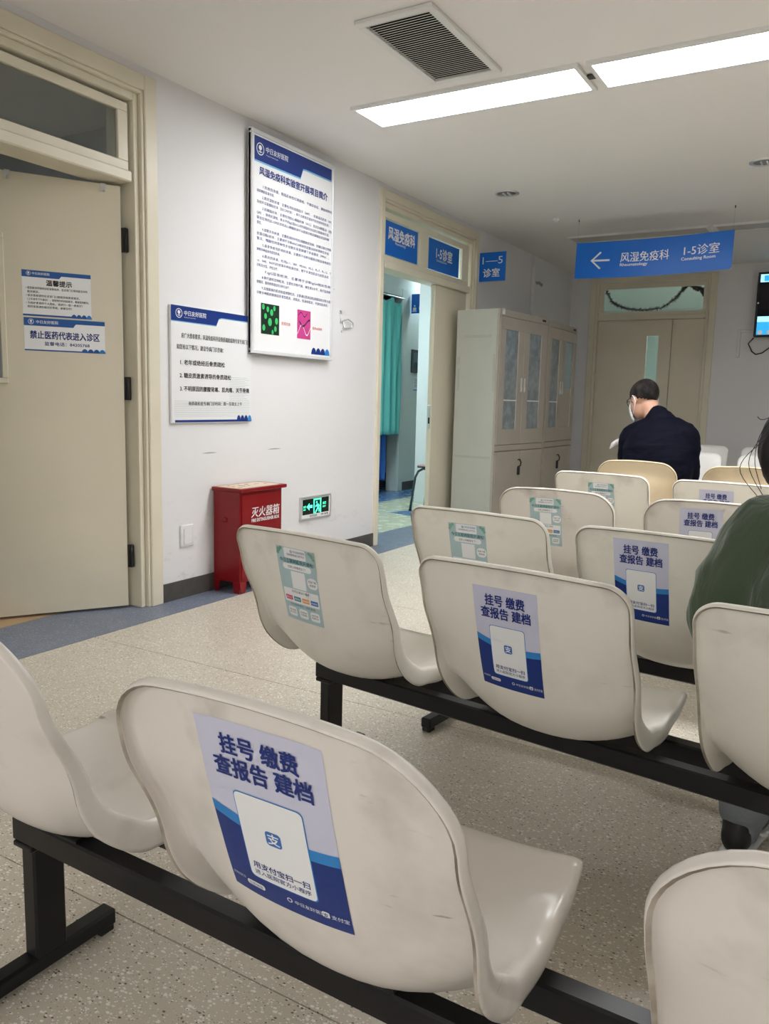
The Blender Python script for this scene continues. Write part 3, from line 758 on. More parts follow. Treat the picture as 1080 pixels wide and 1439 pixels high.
# ---- flag sign in the corridor
def dr5(P, w, h):
    P.text('3', .115, h*.42, .13, 1, .02); P.text('诊室', .10, h*.2, .035, 1, .02)
    P.disc(.045, .085, .010, 1, 2); P.rr(.045, .05, .045, .035, .012, 1, 2); P.grid(.015, .02, .075, .03, 1, 2)
flat_sign('room_sign', 'blue sign with the digit 3 in the corridor beyond the doorway', (-4.64, 8.40, 2.08), (1, 0, 0), (0, 0, 1), .36, .22, .01, dr5)
# framed picture and paper notice in the corridor
t = thing('framed_picture', 'small dark framed picture on the corridor wall', 'picture', (-4.65, 8.44, 1.40))
MB().box((0, 0, 0), (.02, .30, .27), 0, .004).obj('frame', mat('dark grey frame', srgb(70, 76, 80), .4), t)
P = Print(plane_fn((.0203, .035, .035), (0, 1, 0), (0, 0, 1))); P.grid(0, 0, .23, .20, 0, 0); P.band(0, .23, lambda u: .0, lambda u: .07+.02*math.sin(u*30), 1, 1); P.disc(.12, .12, .04, 2, 2)
P.obj('picture', [mat('picture slate', srgb(84, 112, 122), .4), mat('picture teal', srgb(40, 66, 74), .4), mat('picture red', srgb(190, 100, 84), .4)], t)
P = Print(plane_fn((-4.649, 8.52, 1.19), (0, 1, 0), (0, 0, 1))); P.grid(0, 0, .15, .17, 0, 0)
for k in range(6): P.grid(.02, .13-k*.018, .12-.02*(k % 2), .137-k*.018, 1, 1)
P.grid(0, 0, .15, .012, 2, 1)
tag(P.obj('paper_notice', [M_white, M_grey, M_sign]), 'white paper notice under the framed picture in the corridor', 'notice')

# ---- emergency exit light low on the wall
ex = thing('exit_light', 'green lit running man exit sign set low in the wall', 'exit sign', (WX, 4.035, .288))
w, h = .338, .151
q = MB(); e = .013
for a, b, c, d in ((0, w, 0, e), (0, w, h-e, h), (0, e, e, h-e), (w-e, w, e, h-e)): q.box((0, a, c), (.016, b, d), 0, .002)
q.obj('frame', M_alu, ex)
B('housing', (0, e, e), (.010, w-e, h-e), M_white, ex)
P = Print(plane_fn((.0101, e, e), (0, 1, 0), (0, 0, 1), .0005)); iw, ih = w-2*e, h-2*e
P.grid(.012, .022, iw-.008, ih-.004, 0, 0)
zc = .022+(ih-.026)/2
P.poly([(.055, zc), (.085, zc+.024), (.085, zc+.009), (.118, zc+.009), (.118, zc-.009), (.085, zc-.009), (.085, zc-.024)][::-1], 1, 2)
u0, u1, v0, v1 = .130, .215, .024, ih-.007
for a, b, c, d in ((u0, u0+.011, v0, v1), (u1-.011, u1, v0, v1), (u0, u1, v1-.009, v1)): P.grid(a, c, b, d, 1, 2)
def limb(a, b, r):
    d = Vector((b[0]-a[0], b[1]-a[1])); d.normalize(); n_ = Vector((-d.y, d.x))*r
    P.poly([(a[0]-n_.x, a[1]-n_.y), (b[0]-n_.x, b[1]-n_.y), (b[0]+n_.x, b[1]+n_.y), (a[0]+n_.x, a[1]+n_.y)], 1, 3)
P.disc(.165, v1-.024, .0075, 1, 3)
limb((.174, v1-.036), (.181, v1-.062), .0085); limb((.172, v1-.038), (.150, v1-.052), .0045); limb((.180, v1-.040), (.197, v1-.052), .0045)
limb((.178, v1-.06), (.160, v1-.082), .0052); limb((.160, v1-.078), (.150, v1-.093), .0048); limb((.184, v1-.06), (.197, v1-.078), .0052); limb((.197, v1-.076), (.186, v1-.086), .0045)
P.text('出口', .018, zc-.003, .016, 1, .02); P.text('EXIT', .018, zc-.02, .013, 1, .02); P.text('出口', .232, zc+.004, .019, 1, .02, fit=.034); P.text('EXIT', .232, zc-.017, .015, 1, .02, fit=.034)
P.grid(.09, .003, .17, .016, 3, 1); P.text('安全出口标志灯', .094, .006, .009, 2, .01, fit=.07); P.grid(.215, .005, .245, .015, 3, 1); P.disc(.262, .010, .007, 4, 1); P.disc(.285, .010, .007, 4, 1)
P.obj('display', [mat('exit sign black', (.004, .012, .01), .2), mat('exit sign green', (.1, .8, .5), .4, emit=(.08, 1, .55), es=1.6), M_white, M_grey, mat('exit sign red', srgb(120, 50, 60), .4)], ex)

# ---- television on the back wall
tv = thing('wall_television', 'wall mounted television with blue screen panels cut by the picture edge', 'television', (-1.02, YB-.10, 1.80))
tw, th_ = 1.12, .645
tvb = MB().box((0, -.02, 0), (tw, .025, th_), 0, .006).obj('housing', M_blackpl, tv)
P = Print(plane_fn((0, -.0202, 0), (1, 0, 0), (0, 0, 1)))
tm = [mat('screen black', (.004, .004, .006), .15), mat('screen blue', (.02, .3, .6), .3, emit=(.03, .42, .85), es=1.0), mat('screen light', (.5, .8, .9), .3, emit=(.42, .85, .95), es=1.1), mat('screen skin', (.5, .45, .4), .3, emit=(.55, .5, .42), es=.6), M_navytxt]
P.grid(.02, .02, tw-.02, th_-.02, 0, 0)
P.grid(.025, th_-.10, tw-.025, th_-.022, 2, 1); P.grid(.06, th_-.09, .30, th_-.035, 1, 2); P.text('风湿免疫科候诊区', .36, th_-.08, .05, 4, .01)
P.grid(.025, .022, tw-.025, .205, 1, 1); P.grid(.025, .15, tw-.025, .205, 2, 2)
for k in range(12): P.disc(.06+k*.085, .045, .022, 3, 3, 10)
P.disc(.02, .34, .009, 5, 2, 10)
P.obj('screen', tm + [M_white], tv)
B('wall_bracket', (.3, .025, .2), (.8, .10, .45), M_blackpl, tv)
tag(MB().tube([(-1.02, YB-.09, 1.79), (-1.07, YB-.04, 1.74), (-1.03, YB-.03, 1.66), (-.99, YB-.03, 1.63), (-.93, YB-.03, 1.645), (-.8, YB-.05, 1.75), (-.75, YB-.08, 1.81)], .006, n=8).obj('power_cable', M_blackpl), 'black cable looping below the wall television', 'cable')
q = MB().box((-1.18, YB-.018, 1.60), (-1.15, YB, 1.885), 0, .003).box((-1.15, YB-.018, 1.858), (-.9, YB, 1.885), 0, .003)
tag(q.obj('cable_trunking', M_wall), 'white cable trunking bent under the television on the back wall', 'trunking')
# ================================================================ furniture along the left wall
# ---- fire extinguisher box
eb = thing('fire_extinguisher_box', 'red metal fire extinguisher box with white lettering against the wall', 'extinguisher box', (WX+.01, 3.245, 0))
bw, bd, bh = .362, .19, .575
q = MB().box((0, 0, .06), (bd-.004, bw, bh-.02), 0, .003)
q.obj('body', M_red, eb)
dl = MB().box((bd-.004, .012, .075), (bd+.002, bw-.014, bh-.035), 0, .002).obj('door', M_red, eb)
for x0, x1, y0, y1, dx, dy in ((0, .045, 0, .002, 1, 0), (bd-.055, bd, 0, .002, -1, 0), (bd-.002, bd, 0, .055, 0, 1), (bd-.002, bd, bw-.055, bw, 0, -1), (0, .045, bw-.002, bw, 1, 0)):
    q = MB()
    if dx: t_ = [(x0, y0, 0), (x1, y0, 0), (x1, y0, .062), (x0, y0, .062)]; t_ = [(x0+.01, y0, 0), (x1-.01, y0, 0), (x1, y0, .062), (x0, y0, .062)]; n_ = (0, .004, 0)
    else: t_ = [(x0, y0+.01, 0), (x0, y1-.012, 0), (x0, y1, .062), (x0, y0, .062)]; n_ = (-.004, 0, 0)
    v2 = [(a+n_[0], b+n_[1], c) for a, b, c in t_]
    q.add(t_+v2, [(0, 1, 2, 3), (7, 6, 5, 4), (0, 4, 5, 1), (1, 5, 6, 2), (2, 6, 7, 3), (3, 7, 4, 0)])
    q.obj('foot', M_red, eb)
lid = MB().box((-.005, -.012, bh-.02), (bd+.018, bw+.022, bh), 0, .004).obj('lid', M_red, eb)
P = Print(plane_fn((.012, .004, bh), (1, 0, 0), (0, 1, 0)))
P.grid(0, 0, .172, .352, 0, 0)
for k in range(14):
    a, b = random.uniform(.02, .14), random.uniform(.03, .32)
    P.disc(a, b, random.uniform(.008, .022), 1, 1, 7, ru=random.uniform(.004, .012))
P.grid(0, 0, .172, .012, 2, 1)
P.obj('worn_label', [mat('worn paper', srgb(222, 206, 184), .6), mat('red brown smear', srgb(140, 70, 64), .6), mat('yellow tape', srgb(206, 180, 96), .5)], lid, 'pale worn paper label on the lid')
P = SplitPrint(plane_fn((bd+.0022, 0, 0), (0, 1, 0), (0, 0, 1)), [M_white], dl)
P.text('灭火器箱', .085, .415, .062, 0, .018, fit=.245, shear=.12)
P.text('FIRE EXTINGUISHER BOX', .088, .385, .026, 0, .024, fit=.24)
P.text('火警119', .04, .19, .072, 0, .02, fit=.27, shear=.12); P.text('FIRE 119', .065, .14, .045, 0, .03, fit=.2)
q = MB(); n = 16
for j in range(5):
    a = j/4*PI/2
    q.v += [(bd*.42+.022*math.cos(a)*math.cos(2*PI*k/n), -.013*math.sin(a), .40+.022*math.cos(a)*math.sin(2*PI*k/n)*.7) for k in range(n)]
q.f = [(j*n+k, j*n+(k+1) % n, (j+1)*n+(k+1) % n, (j+1)*n+k) for j in range(4) for k in range(n)]; q.m = [0]*len(q.f); q.sm = [True]*len(q.f)
q.obj('side_grip', M_red, eb)

# ---- painted-over socket plate, wire hook, conduit
q = MB().box((0, -.047, -.058), (.012, .047, .058), 0, .004).box((.012, -.03, -.045), (.016, .035, .04), 0, .003)
tag(q.obj('socket_cover', M_wall, None, (WX, 3.046, .33)), 'white painted over socket cover low on the wall by the red box', 'socket')
q = MB()
hk = [(.004, 4.468, 1.63), (.006, 4.468, 1.56), (.012, 4.485, 1.575), (.02, 4.53, 1.588), (.026, 4.585, 1.568), (.02, 4.592, 1.545), (.014, 4.55, 1.535), (.008, 4.50, 1.528), (.006, 4.475, 1.51), (.006, 4.48, 1.50)]
q.tube([(WX+a, b, c) for a, b, c in hk], .0045, n=7)
q.tube([(WX+.01, 4.488, 1.575), (WX+.012, 4.50, 1.53), (WX+.006, 4.485, 1.515)], .004, n=6)
q.box((WX, 4.455, 1.615), (WX+.006, 4.482, 1.64), 0, .002)
tag(q.obj('wire_hook', M_alu), 'bent wire loop hook on the wall right of the tall board', 'hook')
q = MB().box((WX, 7.93, 1.7), (WX+.035, 7.975, H), 0, .004)
tag(q.obj('cable_trunking', M_wall), 'white vertical cable trunking behind the far cabinet', 'trunking')
q = MB().tube([(WX+.02, 7.97, 2.30), (WX+.03, 8.05, 2.29), (WX+.02, 8.10, 2.31), (WX+.03, 8.16, 2.285), (WX+.02, 8.19, 2.30)], .012, n=7)
tag(q.obj('wire_bundle', M_grey), 'small bundle of grey wires beside the wall trunking', 'wire')

# ---- two steel filing cabinets
def cabinet(label, loc, rz, wid, dep, hgt, film, kind):
    """front looks along +x; width runs along +y"""
    t = thing('filing_cabinet', label, 'cabinet', loc, rz, 'filing cabinets')
    q = MB().box((0, 0, 0), (dep-.02, .012, hgt), 0, .003).box((0, wid-.012, 0), (dep-.02, wid, hgt), 0, .003).box((0, .012, hgt-.012), (dep-.02, wid-.012, hgt)).box((0, .012, .0), (dep-.02, wid-.012, .06)).box((0, .012, .06), (.012, wid-.012, hgt-.012)).box((.012, .012, .68), (dep-.02, wid-.012, .70))
    q.obj('body', M_cab, t)
    q = MB().box((dep-.02, 0, hgt-.055), (dep, wid, hgt), 0, .003).box((dep-.02, 0, .665), (dep, wid, .715), 0, .003).box((dep-.02, 0, .0), (dep, wid, .06), 0, .003).box((dep-.02, 0, .06), (dep, .016, .665)).box((dep-.02, wid-.016, .06), (dep, wid, .665)).box((dep-.02, 0, .715), (dep, .016, hgt-.055)).box((dep-.02, wid-.016, .715), (dep, wid, hgt-.055))
    q.obj('face_frame', M_cabf, t)
    for k in range(2):
        a = .018+k*(wid/2-.018)+.001*k; b = a+wid/2-.019
        z0, z1 = .718, hgt-.058
        fr = .10 if kind == 0 else .085
        q = MB(); xx0, xx1 = dep-.016, dep+.004
        q.box((xx0, a, z0), (xx1, b, z0+.13), 0, .002).box((xx0, a, z1-.1), (xx1, b, z1), 0, .002).box((xx0, a, z0+.13), (xx1, a+fr, z1-.1), 0, .002).box((xx0, b-fr, z0+.13), (xx1, b, z1-.1), 0, .002)
        d = q.obj('glazed_door', M_cabf, t)
        zb = z0+.13
        if kind == 1 and k == 1:
            B('pane', (dep-.010, a+fr, z0+.50), (dep-.006, b-fr, z1-.1), mat('bluish pane', srgb(150, 168, 176), .2), d); B('film_sheet', (dep-.010, a+fr, zb), (dep-.006, b-fr, z0+.50), M_cabf, d)
        else:
            B('pane', (dep-.010, a+fr, zb), (dep-.006, b-fr, z1-.1), film, d)
            B('shelf_edge', (dep-.0055, a+fr, zb+.235), (dep-.002, b-fr, zb+.245), M_white, d)
        yk = b-.03 if k == 0 else a+.03
        MB().box((dep+.004, yk-.012, 1.16), (dep+.010, yk+.012, 1.28), 0, .003).box((dep+.010, yk-.004, 1.17), (dep+.016, yk+.004, 1.20)).obj('latch', M_alu, d)
        lo = B('lower_door', (dep-.016, a, .066), (dep+.004, b, .66), M_cabf, t, .002)
        if k == 0:
            MB().tube([(dep+.004, b-.02, .52), (dep+.03, b-.02, .53), (dep+.034, b-.02, .56), (dep+.02, b-.02, .585), (dep+.004, b-.02, .58)], .006, n=7).box((dep+.004, b-.036, .45), (dep+.022, b-.006, .52), 0, .004).obj('padlock', M_blackpl, lo)
    if kind == 0:
        # strips of old tape on the side panel (faces -y)
        for (x0, x1, z0, z1) in ((.07, .33, 1.59, 1.615), (.015, .04, 1.38, 1.44), (.02, .04, 1.16, 1.34), (.355, .375, 1.15, 1.46), (.02, .36, .60, .62)):
            B('tape_strip', (x0, -.0012, z0), (x1, 0, z1), mat('old tape', srgb(178, 180, 168), .35), t)
        B('label_tag', (dep, .04, hgt-.042), (dep+.002, .085, hgt+.004), M_white, t)
    B('name_plate', (dep, wid-.12, hgt-.035), (dep+.002, wid-.05, hgt-.018), M_ink, t)
    return t
cabinet('steel filing cabinet with clouded glass doors beside the open doorway', (-2.965, 6.165, 0), R(-6), .90, .40, 1.82, M_film, 0)
cabinet('steel filing cabinet farther from the doorway, with mismatched panes', (-2.895, 7.10, 0), 0, .84, .40, 1.82, M_film, 1)

# ---- corridor things: curtain, stool
def curtain(name, label, y0, y1, z0, z1, x, m, amp, waves, seed):
    rnd = random.Random(seed); nu, nv = 60, 24; vs = []
    for j in range(nv+1):
        t = j/nv
        for i in range(nu+1):
            s = i/nu
            a = amp*(.35+.65*(1-t))
            yy = y0+(y1-y0)*(s*(.9+.1*t)+ (.0 if t < 1 else 0))
            xx = x + a*math.sin(2*PI*waves*s+1.2*math.sin(3*t+seed)) + .4*a*math.sin(2*PI*waves*2.3*s+seed)
            sag = -.05*abs(math.sin(PI*3*s))*max(0, (t-.85)/.15)
            vs.append((xx, yy, z0+(z1-z0)*t+sag))
    fs = [(j*(nu+1)+i, j*(nu+1)+i+1, (j+1)*(nu+1)+i+1, (j+1)*(nu+1)+i) for j in range(nv) for i in range(nu)]
    o = MB().add(vs, fs, 0, True).obj(name, m)
    md = o.modifiers.new('thick', 'SOLIDIFY'); md.thickness = .003
    return tag(o, label, 'curtain')
curtain('curtain', 'teal green cloth curtain hanging in the corridor doorway', 7.32, 8.15, .68, 2.20, -4.60, mat('teal cloth', srgb(112, 200, 194), .85), .05, 5, 1)
curtain('curtain', 'blue cloth curtain showing below the teal curtain', 7.32, 8.04, .15, 1.0, -4.70, mat('blue cloth', srgb(58, 110, 190), .85), .035, 6, 4)
q = MB().tube([(-4.60, 7.30, 2.215), (-4.60, 8.16, 2.215)], .010, n=8)
tag(q.obj('curtain_rail', M_alu), 'thin metal curtain rail in the corridor doorway', 'rail')
st = thing('stool', 'metal stool with a thin dark seat in the corridor', 'stool', (-3.46, 6.93, 0))
MB().box((-.17, -.16, .428), (.17, .16, .440), 0, .005).obj('seat_base', M_blackpl, st)
MB().box((-.17, -.16, .440), (.17, .16, .454), 0, .006, seg=2).obj('seat', mat('pinkish seat top', srgb(196, 160, 160), .5), st)
for sx in (-1, 1):
    for sy in (-1, 1):
        MB().tube([(0, sy*.12, .418), (sx*.12, sy*.12, .418), (sx*.17, sy*.125, .39), (sx*.20, sy*.13, .33), (sx*.235, sy*.15, .014)], .012, n=8).obj('leg', mat('grey tube', srgb(84, 92, 94), .35, .5), st)
        MB().cyl((sx*.235, sy*.15, 0), .015, .018, n=10).obj('leg_cap', M_blackpl, st)

# ---- tinsel garland behind the transom glass
def garland(name, label, pts, seed):
    rnd = random.Random(seed); pv = [Vector(p) for p in pts]; q = MB(); n = 900
    q.tube(pv, .004, 0, 6)
    seg = len(pv)-1
    for k in range(n):
        s = rnd.random()*seg; i = min(int(s), seg-1); c = pv[i].lerp(pv[i+1], s-i)
        d = Vector((rnd.gauss(0, 1), rnd.gauss(0, .6), rnd.gauss(0, 1))); d.normalize()
        e = d.cross(Vector((rnd.random(), rnd.random(), rnd.random()))); e.normalize(); L_ = rnd.uniform(.02, .045)
        q.add([c+e*.005, c+d*L_, c-e*.005], [(0, 1, 2)], rnd.choice((0, 0, 1, 2)))
    o = q.obj(name, [mat('tinsel dark', (.03, .035, .03), .4), mat('tinsel plum', srgb(132, 76, 100), .35, .3), mat('tinsel green', srgb(40, 60, 48), .35, .4)])
    return tag(o, label, 'garland')
gy = YB+.10
garland('tinsel_garland', 'dark tinsel garland sagging behind the transom glass of the double door', [(-2.62, gy, 2.36), (-2.55, gy, 2.235), (-2.43, gy, 2.17), (-2.23, gy, 2.132), (-2.0, gy, 2.148), (-1.86, gy, 2.245), (-1.79, gy, 2.335), (-1.74, gy, 2.38)], 3)
garland('tinsel_garland', 'short end of tinsel garland in the right corner of the transom glass', [(-1.70, gy, 2.385), (-1.64, gy, 2.345), (-1.59, gy, 2.33), (-1.555, gy, 2.27)], 5)

# ================================================================ bench seating
TH = .005
def catmull(pts, n):
    out = []; P_ = [Vector(p) for p in pts]; P_ = [P_[0]*2-P_[1]] + P_ + [P_[-1]*2-P_[-2]]
    dense = []
    for i in range(1, len(P_)-2):
        a, b, c, d = P_[i-1:i+3]
        for k in range(24):
            t = k/24
            dense.append(.5*((2*b)+(c-a)*t+(2*a-5*b+4*c-d)*t*t+(3*b-a-3*c+d)*t**3))
    dense.append(P_[-2])
    L_ = [0]
    for i in range(1, len(dense)): L_.append(L_[-1]+(dense[i]-dense[i-1]).length)
    j = 0
    for k in range(n+1):
        t = L_[-1]*k/n
        while j < len(L_)-2 and L_[j+1] < t: j += 1
        f = (t-L_[j])/(L_[j+1]-L_[j]); out.append(dense[j].lerp(dense[j+1], f))
    return out, L_[-1]
def interp(tab, a):
    if a <= tab[0][0]: return tab[0][1]
    for (x0, y0), (x1, y1) in zip(tab[:-1], tab[1:]):
        if a <= x1:
            t = (a-x0)/(x1-x0); t = t*t*(3-2*t); return y0+(y1-y0)*t
    return tab[-1][1]
class Shell:
    """one moulded seat shell; sitter faces +y; the origin is on the floor under the beam"""
    def __init__(s, arch=0.0, rt=.06, W=.240, hz=1.0, rec=1.0):
        s.arch, s.rt, s.W, s.hz = arch, rt, W, hz
        pr = [(-.2765, .735), (-.270, .712), (-.262, .68), (-.248, .62), (-.230, .55), (-.210, .48), (-.182, .41), (-.140, .357), (-.085, .329), (-.02, .324), (.05, .334), (.12, .355), (.175, .376), (.210, .380), (.232, .366), (.242, .340)]
        pr = [(y if y > -.14 else -.14+(y+.14)*rec, z) for y, z in pr]
        s.N = 90; s.pts, s.L = catmull([(y, z, 0) for y, z in pr], s.N); s.a0 = 0.0
    def at(s, a):
        t = min(max(a/s.L, 0), 1)*s.N; i = min(int(t), s.N-1); f = t-i
        p = s.pts[i].lerp(s.pts[i+1], f)
        q0 = s.pts[max(i-1, 0)]; q1 = s.pts[min(i+2, s.N)]; tg = (q1-q0).normalized()
        return p, Vector((-tg.y, tg.x))          # point (y, z), normal toward the sitter
    def depth(s, a): return interp([(.0, .004), (.10, .014), (.26, .044), (.42, .076), (.50, .072), (.62, .044), (.74, .014), (s.L, .004)], a)
    def roll(s, a): return interp([(.0, .020), (.15, .026), (.42, .056), (.52, .052), (.70, .034), (s.L-.02, .012), (s.L, .010)], a)
    def taper(s, a): return interp([(0, 1.0), (.2, .995), (.42, .955), (.6, .935), (s.L, .89)], a)
    def point(s, x, a, e=0.0):
        """x, a in the flat rounded rectangle; e is how far the rim is folded back there (0..1)"""
        p, n = s.at(a); o = s.depth(a)*min(1, abs(x)/s.W)**2.3
        o -= s.roll(a)*e
        X = x*s.taper(a); zz = p.y+n.y*o; yy = p.x+n.x*o
        zz -= s.arch*(x/s.W)**2*min(1, max(0, (zz-.45)/.28))
        if zz > .345: zz = .345+(zz-.345)*s.hz
        return Vector((X, yy, zz))
    def back(s, x, a, off):
        P0 = s.point(x, a); h_ = 1e-3
        du = s.point(x+h_, a)-s.point(x-h_, a); da = s.point(x, a+h_)-s.point(x, a-h_)
        n = du.cross(da); n.normalize()
        if n.y > 0: n = -n
        return P0 + n*(TH+off)
    def ring(s, e):
        W, L_ = s.W-e, s.L; W = max(W, 0)
        rt = max(min(s.rt-e, W), 0); rf = max(min(.075-e, W), 0); y0, y1 = e, L_-e; out = []
        nt_, nc, ns_ = 14, 9, 44
        for k in range(nt_): out.append((-(W-rt)+2*(W-rt)*k/nt_, y0))
        for k in range(nc): t = PI/2*k/nc; out.append((W-rt+rt*math.sin(t), y0+rt-rt*math.cos(t)))
        for k in range(ns_): out.append((W, y0+rt+(y1-rf-y0-rt)*k/ns_))
        for k in range(nc): t = PI/2*k/nc; out.append((W-rf+rf*math.cos(t), y1-rf+rf*math.sin(t)))
        for k in range(nt_): out.append((W-rf-2*(W-rf)*k/nt_, y1))
        for k in range(nc): t = PI/2*k/nc; out.append((-(W-rf)-rf*math.sin(t), y1-rf+rf*math.cos(t)))
        for k in range(ns_): out.append((-W, y1-rf-(y1-rf-y0-rt)*k/ns_))
        for k in range(nc): t = PI/2*k/nc; out.append((-(W-rt)-rt*math.cos(t), y0+rt-rt*math.sin(t)))
        return out
    def mesh(s, name, m):
        es = [(.0035, 1.0), (.0018, .88), (.0004, .70), (0, .52), (.0012, .34), (.004, .19), (.009, .08), (.016, .02), (.026, 0)] + [(e, 0) for e in (.036, .052, .075, .10, .13, .16, .19, .22, s.W)]
        bm = bmesh.new(); rows = []
        for e, f in es:
            rows.append([bm.verts.new(s.point(x, a, f)) for x, a in s.ring(e)])
        n = len(rows[0])
        for r0, r1 in zip(rows[:-1], rows[1:]):
            for k in range(n): bm.faces.new((r0[k], r0[(k+1) % n], r1[(k+1) % n], r1[k]))
        bmesh.ops.remove_doubles(bm, verts=bm.verts[:], dist=1e-5)
        bmesh.ops.dissolve_degenerate(bm, dist=1e-6, edges=bm.edges[:])
        bm.normal_update()
        # make the normals point to the sitter
        c = [f for f in bm.faces if abs(f.calc_center_median().x) < .05 and f.calc_center_median().z > .55]
        if sum(f.normal.y for f in c) < 0: bmesh.ops.reverse_faces(bm, faces=bm.faces[:]); bm.normal_update()
        bm.verts.index_update(); V0 = [v.co.copy() for v in bm.verts]; N0 = [v.normal.copy() for v in bm.verts]
        F0 = [[v.index for v in f.verts] for f in bm.faces]
        E0 = []
        for ed in bm.edges:
            if ed.is_boundary:
                l = ed.link_loops[0]; E0.append((l.vert.index, l.link_loop_next.vert.index))
        bm.free(); M0 = len(V0); b = MB()
        fs = [tuple(f) for f in F0] + [tuple(k+M0 for k in reversed(f)) for f in F0] + [(j_, i_, i_+M0, j_+M0) for i_, j_ in E0]
        b.add(V0+[V0[k]-N0[k]*TH for k in range(M0)], fs, 0, True)
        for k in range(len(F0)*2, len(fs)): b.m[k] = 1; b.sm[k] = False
        return b.mesh(name, m)
SH_FLAT = Shell(.006, .050, .240, 1.014)
SH_ARCH = Shell(.013, .085, .240)
SH_A = Shell(.018, .095, .230, 1.065, 1.1)
SH_F = Shell(.016, .085, .228, 1.06)

def sticker_fn(sh, cu, vt, rot, h, eps=.00022, curl=0.0, kx=1.0):
    c, s_ = math.cos(rot), math.sin(rot)
    def f(u, v, l):        # (u, v) with v up from the lower edge, u from the centre line
        u = u*kx; uu, vv = u*c-(v-h/2)*s_, u*s_+(v-h/2)*c+h/2
        lift = 0
        if curl:
            k = max(0, (u/.07)*.5+(v/h)-1.0); lift = curl*k*k
        return sh.back(cu+uu, sh.a0+vt+(h-vv), .0003+eps*(l+1)+lift)
    return f
BM = [M_lilac, M_navy, M_cyan, M_white, M_navytxt, M_ink, M_bluebtn]
def blue_sticker(name, sh, cu, vt, rot, parent, loc, kx=1.0):
    w, h = .150, .238; P = Print(sticker_fn(sh, cu, vt, rot, h, kx=kx)); hw = w/2
    P.grid(-hw, 0, hw, h, 0, 0, 14, 24)
    curve = lambda u: h*.395 + .010*((u)/hw)**2 + (.010 if u < 0 else -.008)*abs(u)/hw
    for k in range(12):
        P.band(-hw, hw, lambda u, k=k: curve(u)*k/12, lambda u, k=k: curve(u)*(k+1)/12, 1, 1.5, 14)
    P.band(-hw, hw, lambda u: curve(u)-.002, lambda u: curve(u)+.013, 2, 2, 14)
    P.rr(0, h*.385, w*.56, h*.50, .006, 2, 3); P.rr(0, h*.385, w*.545, h*.49, .006, 3, 4)
    P.text('挂号 缴费', 0, h*.835, .027, 4, .028, 'CENTER', 5, fit=.092)
    P.text('查报告 建档', 0, h*.715, .027, 4, .028, 'CENTER', 5, fit=.116)
    P.rr(0, h*.42, .019, .019, .004, 6, 5); P.text('支', 0, h*.42-.0055, .0155, 3, .02, 'CENTER', 6)
    P.text('用支付宝扫一扫', 0, h*.207, .0098, 4, .024, 'CENTER', 5, fit=.070)
    P.text('进入医院官方小程序', 0, h*.166, .0078, 4, .014, 'CENTER', 5, fit=.070)
    P.rr(-.040, h*.075, .024, .0075, .003, 3, 4); P.text('到院就诊', -.062, h*.085, .0045, 3, .01, 'CENTER', 5)
    P.text('立即体验', -.040, h*.067, .0048, 4, .01, 'CENTER', 5)
    P.ring(.004, h*.078, .0022, .0034, 3, 4, 10); P.text('中日友好医院', .010, h*.068, .0062, 3, .004, 'LEFT', 4)
    P.rr(.047, h*.078, .0085, .0085, .002, 3, 4); P.text('支', .047, h*.065, .0068, 1, .02, 'CENTER', 5); P.text('支付宝', .053, h*.066, .0068, 3, .012, 'LEFT', 4)
    o = P.obj(name, BM, parent, 'blue and lilac registration sticker'); o.location = loc; return o
TM = [M_teal, M_white, M_tealtxt, M_green, M_pink, M_tealbtn, M_orange, M_bluebtn, M_ink, M_navytxt]
def teal_sticker(name, sh, cu, vt, rot, parent, loc, curl=0.0):
    w, h = .132, .205; P = Print(sticker_fn(sh, cu, vt, rot, h, curl=curl)); hw = w/2
    P.grid(-hw, 0, hw, h, 0, 0, 14, 24)
    P.rr(-.002, h*.925, .075, .028, .004, 1, 1); P.ring(-.014, h*.95, .002, .0036, 2, 2, 10); P.text('中日友好医院', -.008, h*.94, .0068, 9, .006, 'LEFT', 2)
    P.text('互联网医院·线上诊疗平台', 0, h*.895, .0062, 9, .006, 'CENTER', 2, fit=.06)
    for sgn in (-1, 1):
        for (a, b, r) in ((.058, .95, .007), (.062, .91, .005), (.050, .975, .005)): P.disc(sgn*a, h*b, r, 3, 1, 8)
    P.text('今日互联网医院开通啦！', .002, h*.80, .0125, 2, .022, 'CENTER', 2, fit=.118)
    P.rr(0, h*.745, .098, .016, .008, 1, 1); P.text('在家上网看医生了！', 0, h*.731, .0075, 8, .01, 'CENTER', 2)
    P.grid(-.024, h*.455, .024, h*.69, 1, 1, 8, 8)
    P.rr(.047, h*.575, .034, .030, .013, 1, 1); P.text('快速下载', .047, h*.585, .007, 8, .01, 'CENTER', 2, fit=.026); P.text('来使用', .047, h*.54, .007, 8, .01, 'CENTER', 2, fit=.02)
    P.rr(0, h*.345, .122, .040, .003, 1, 1); P.text('您可以通过小程序', 0, h*.395, .0078, 8, .008, 'CENTER', 2)
    for k, mi in enumerate((4, 5, 6, 7)):
        c_ = -.044+k*.0295; P.rr(c_, h*.31, .025, .013, .002, mi, 2); P.text(('图文问诊', '视频问诊', '报告查询', '药品配送')[k], c_, h*.298, .0055, 1, .012, 'CENTER', 3, fit=.02)
    P.text('今日挂号预约、轻松看病', 0, h*.205, .008, 2, .01, 'CENTER', 2)
    for k in range(3):
        c_ = -.04+k*.04; P.rr(c_, h*.115, .031, .026, .006, 1, 1); P.text(('复诊患者', '在线咨询', '送药到家')[k], c_, h*.125, .0058, 8, .006, 'CENTER', 2); P.text(('线上开方', '专家解答', '便捷安全')[k], c_, h*.09, .0058, 8, .006, 'CENTER', 2)
    o = P.obj(name, TM, parent, 'pale teal online hospital sticker'); o.location = loc; return o

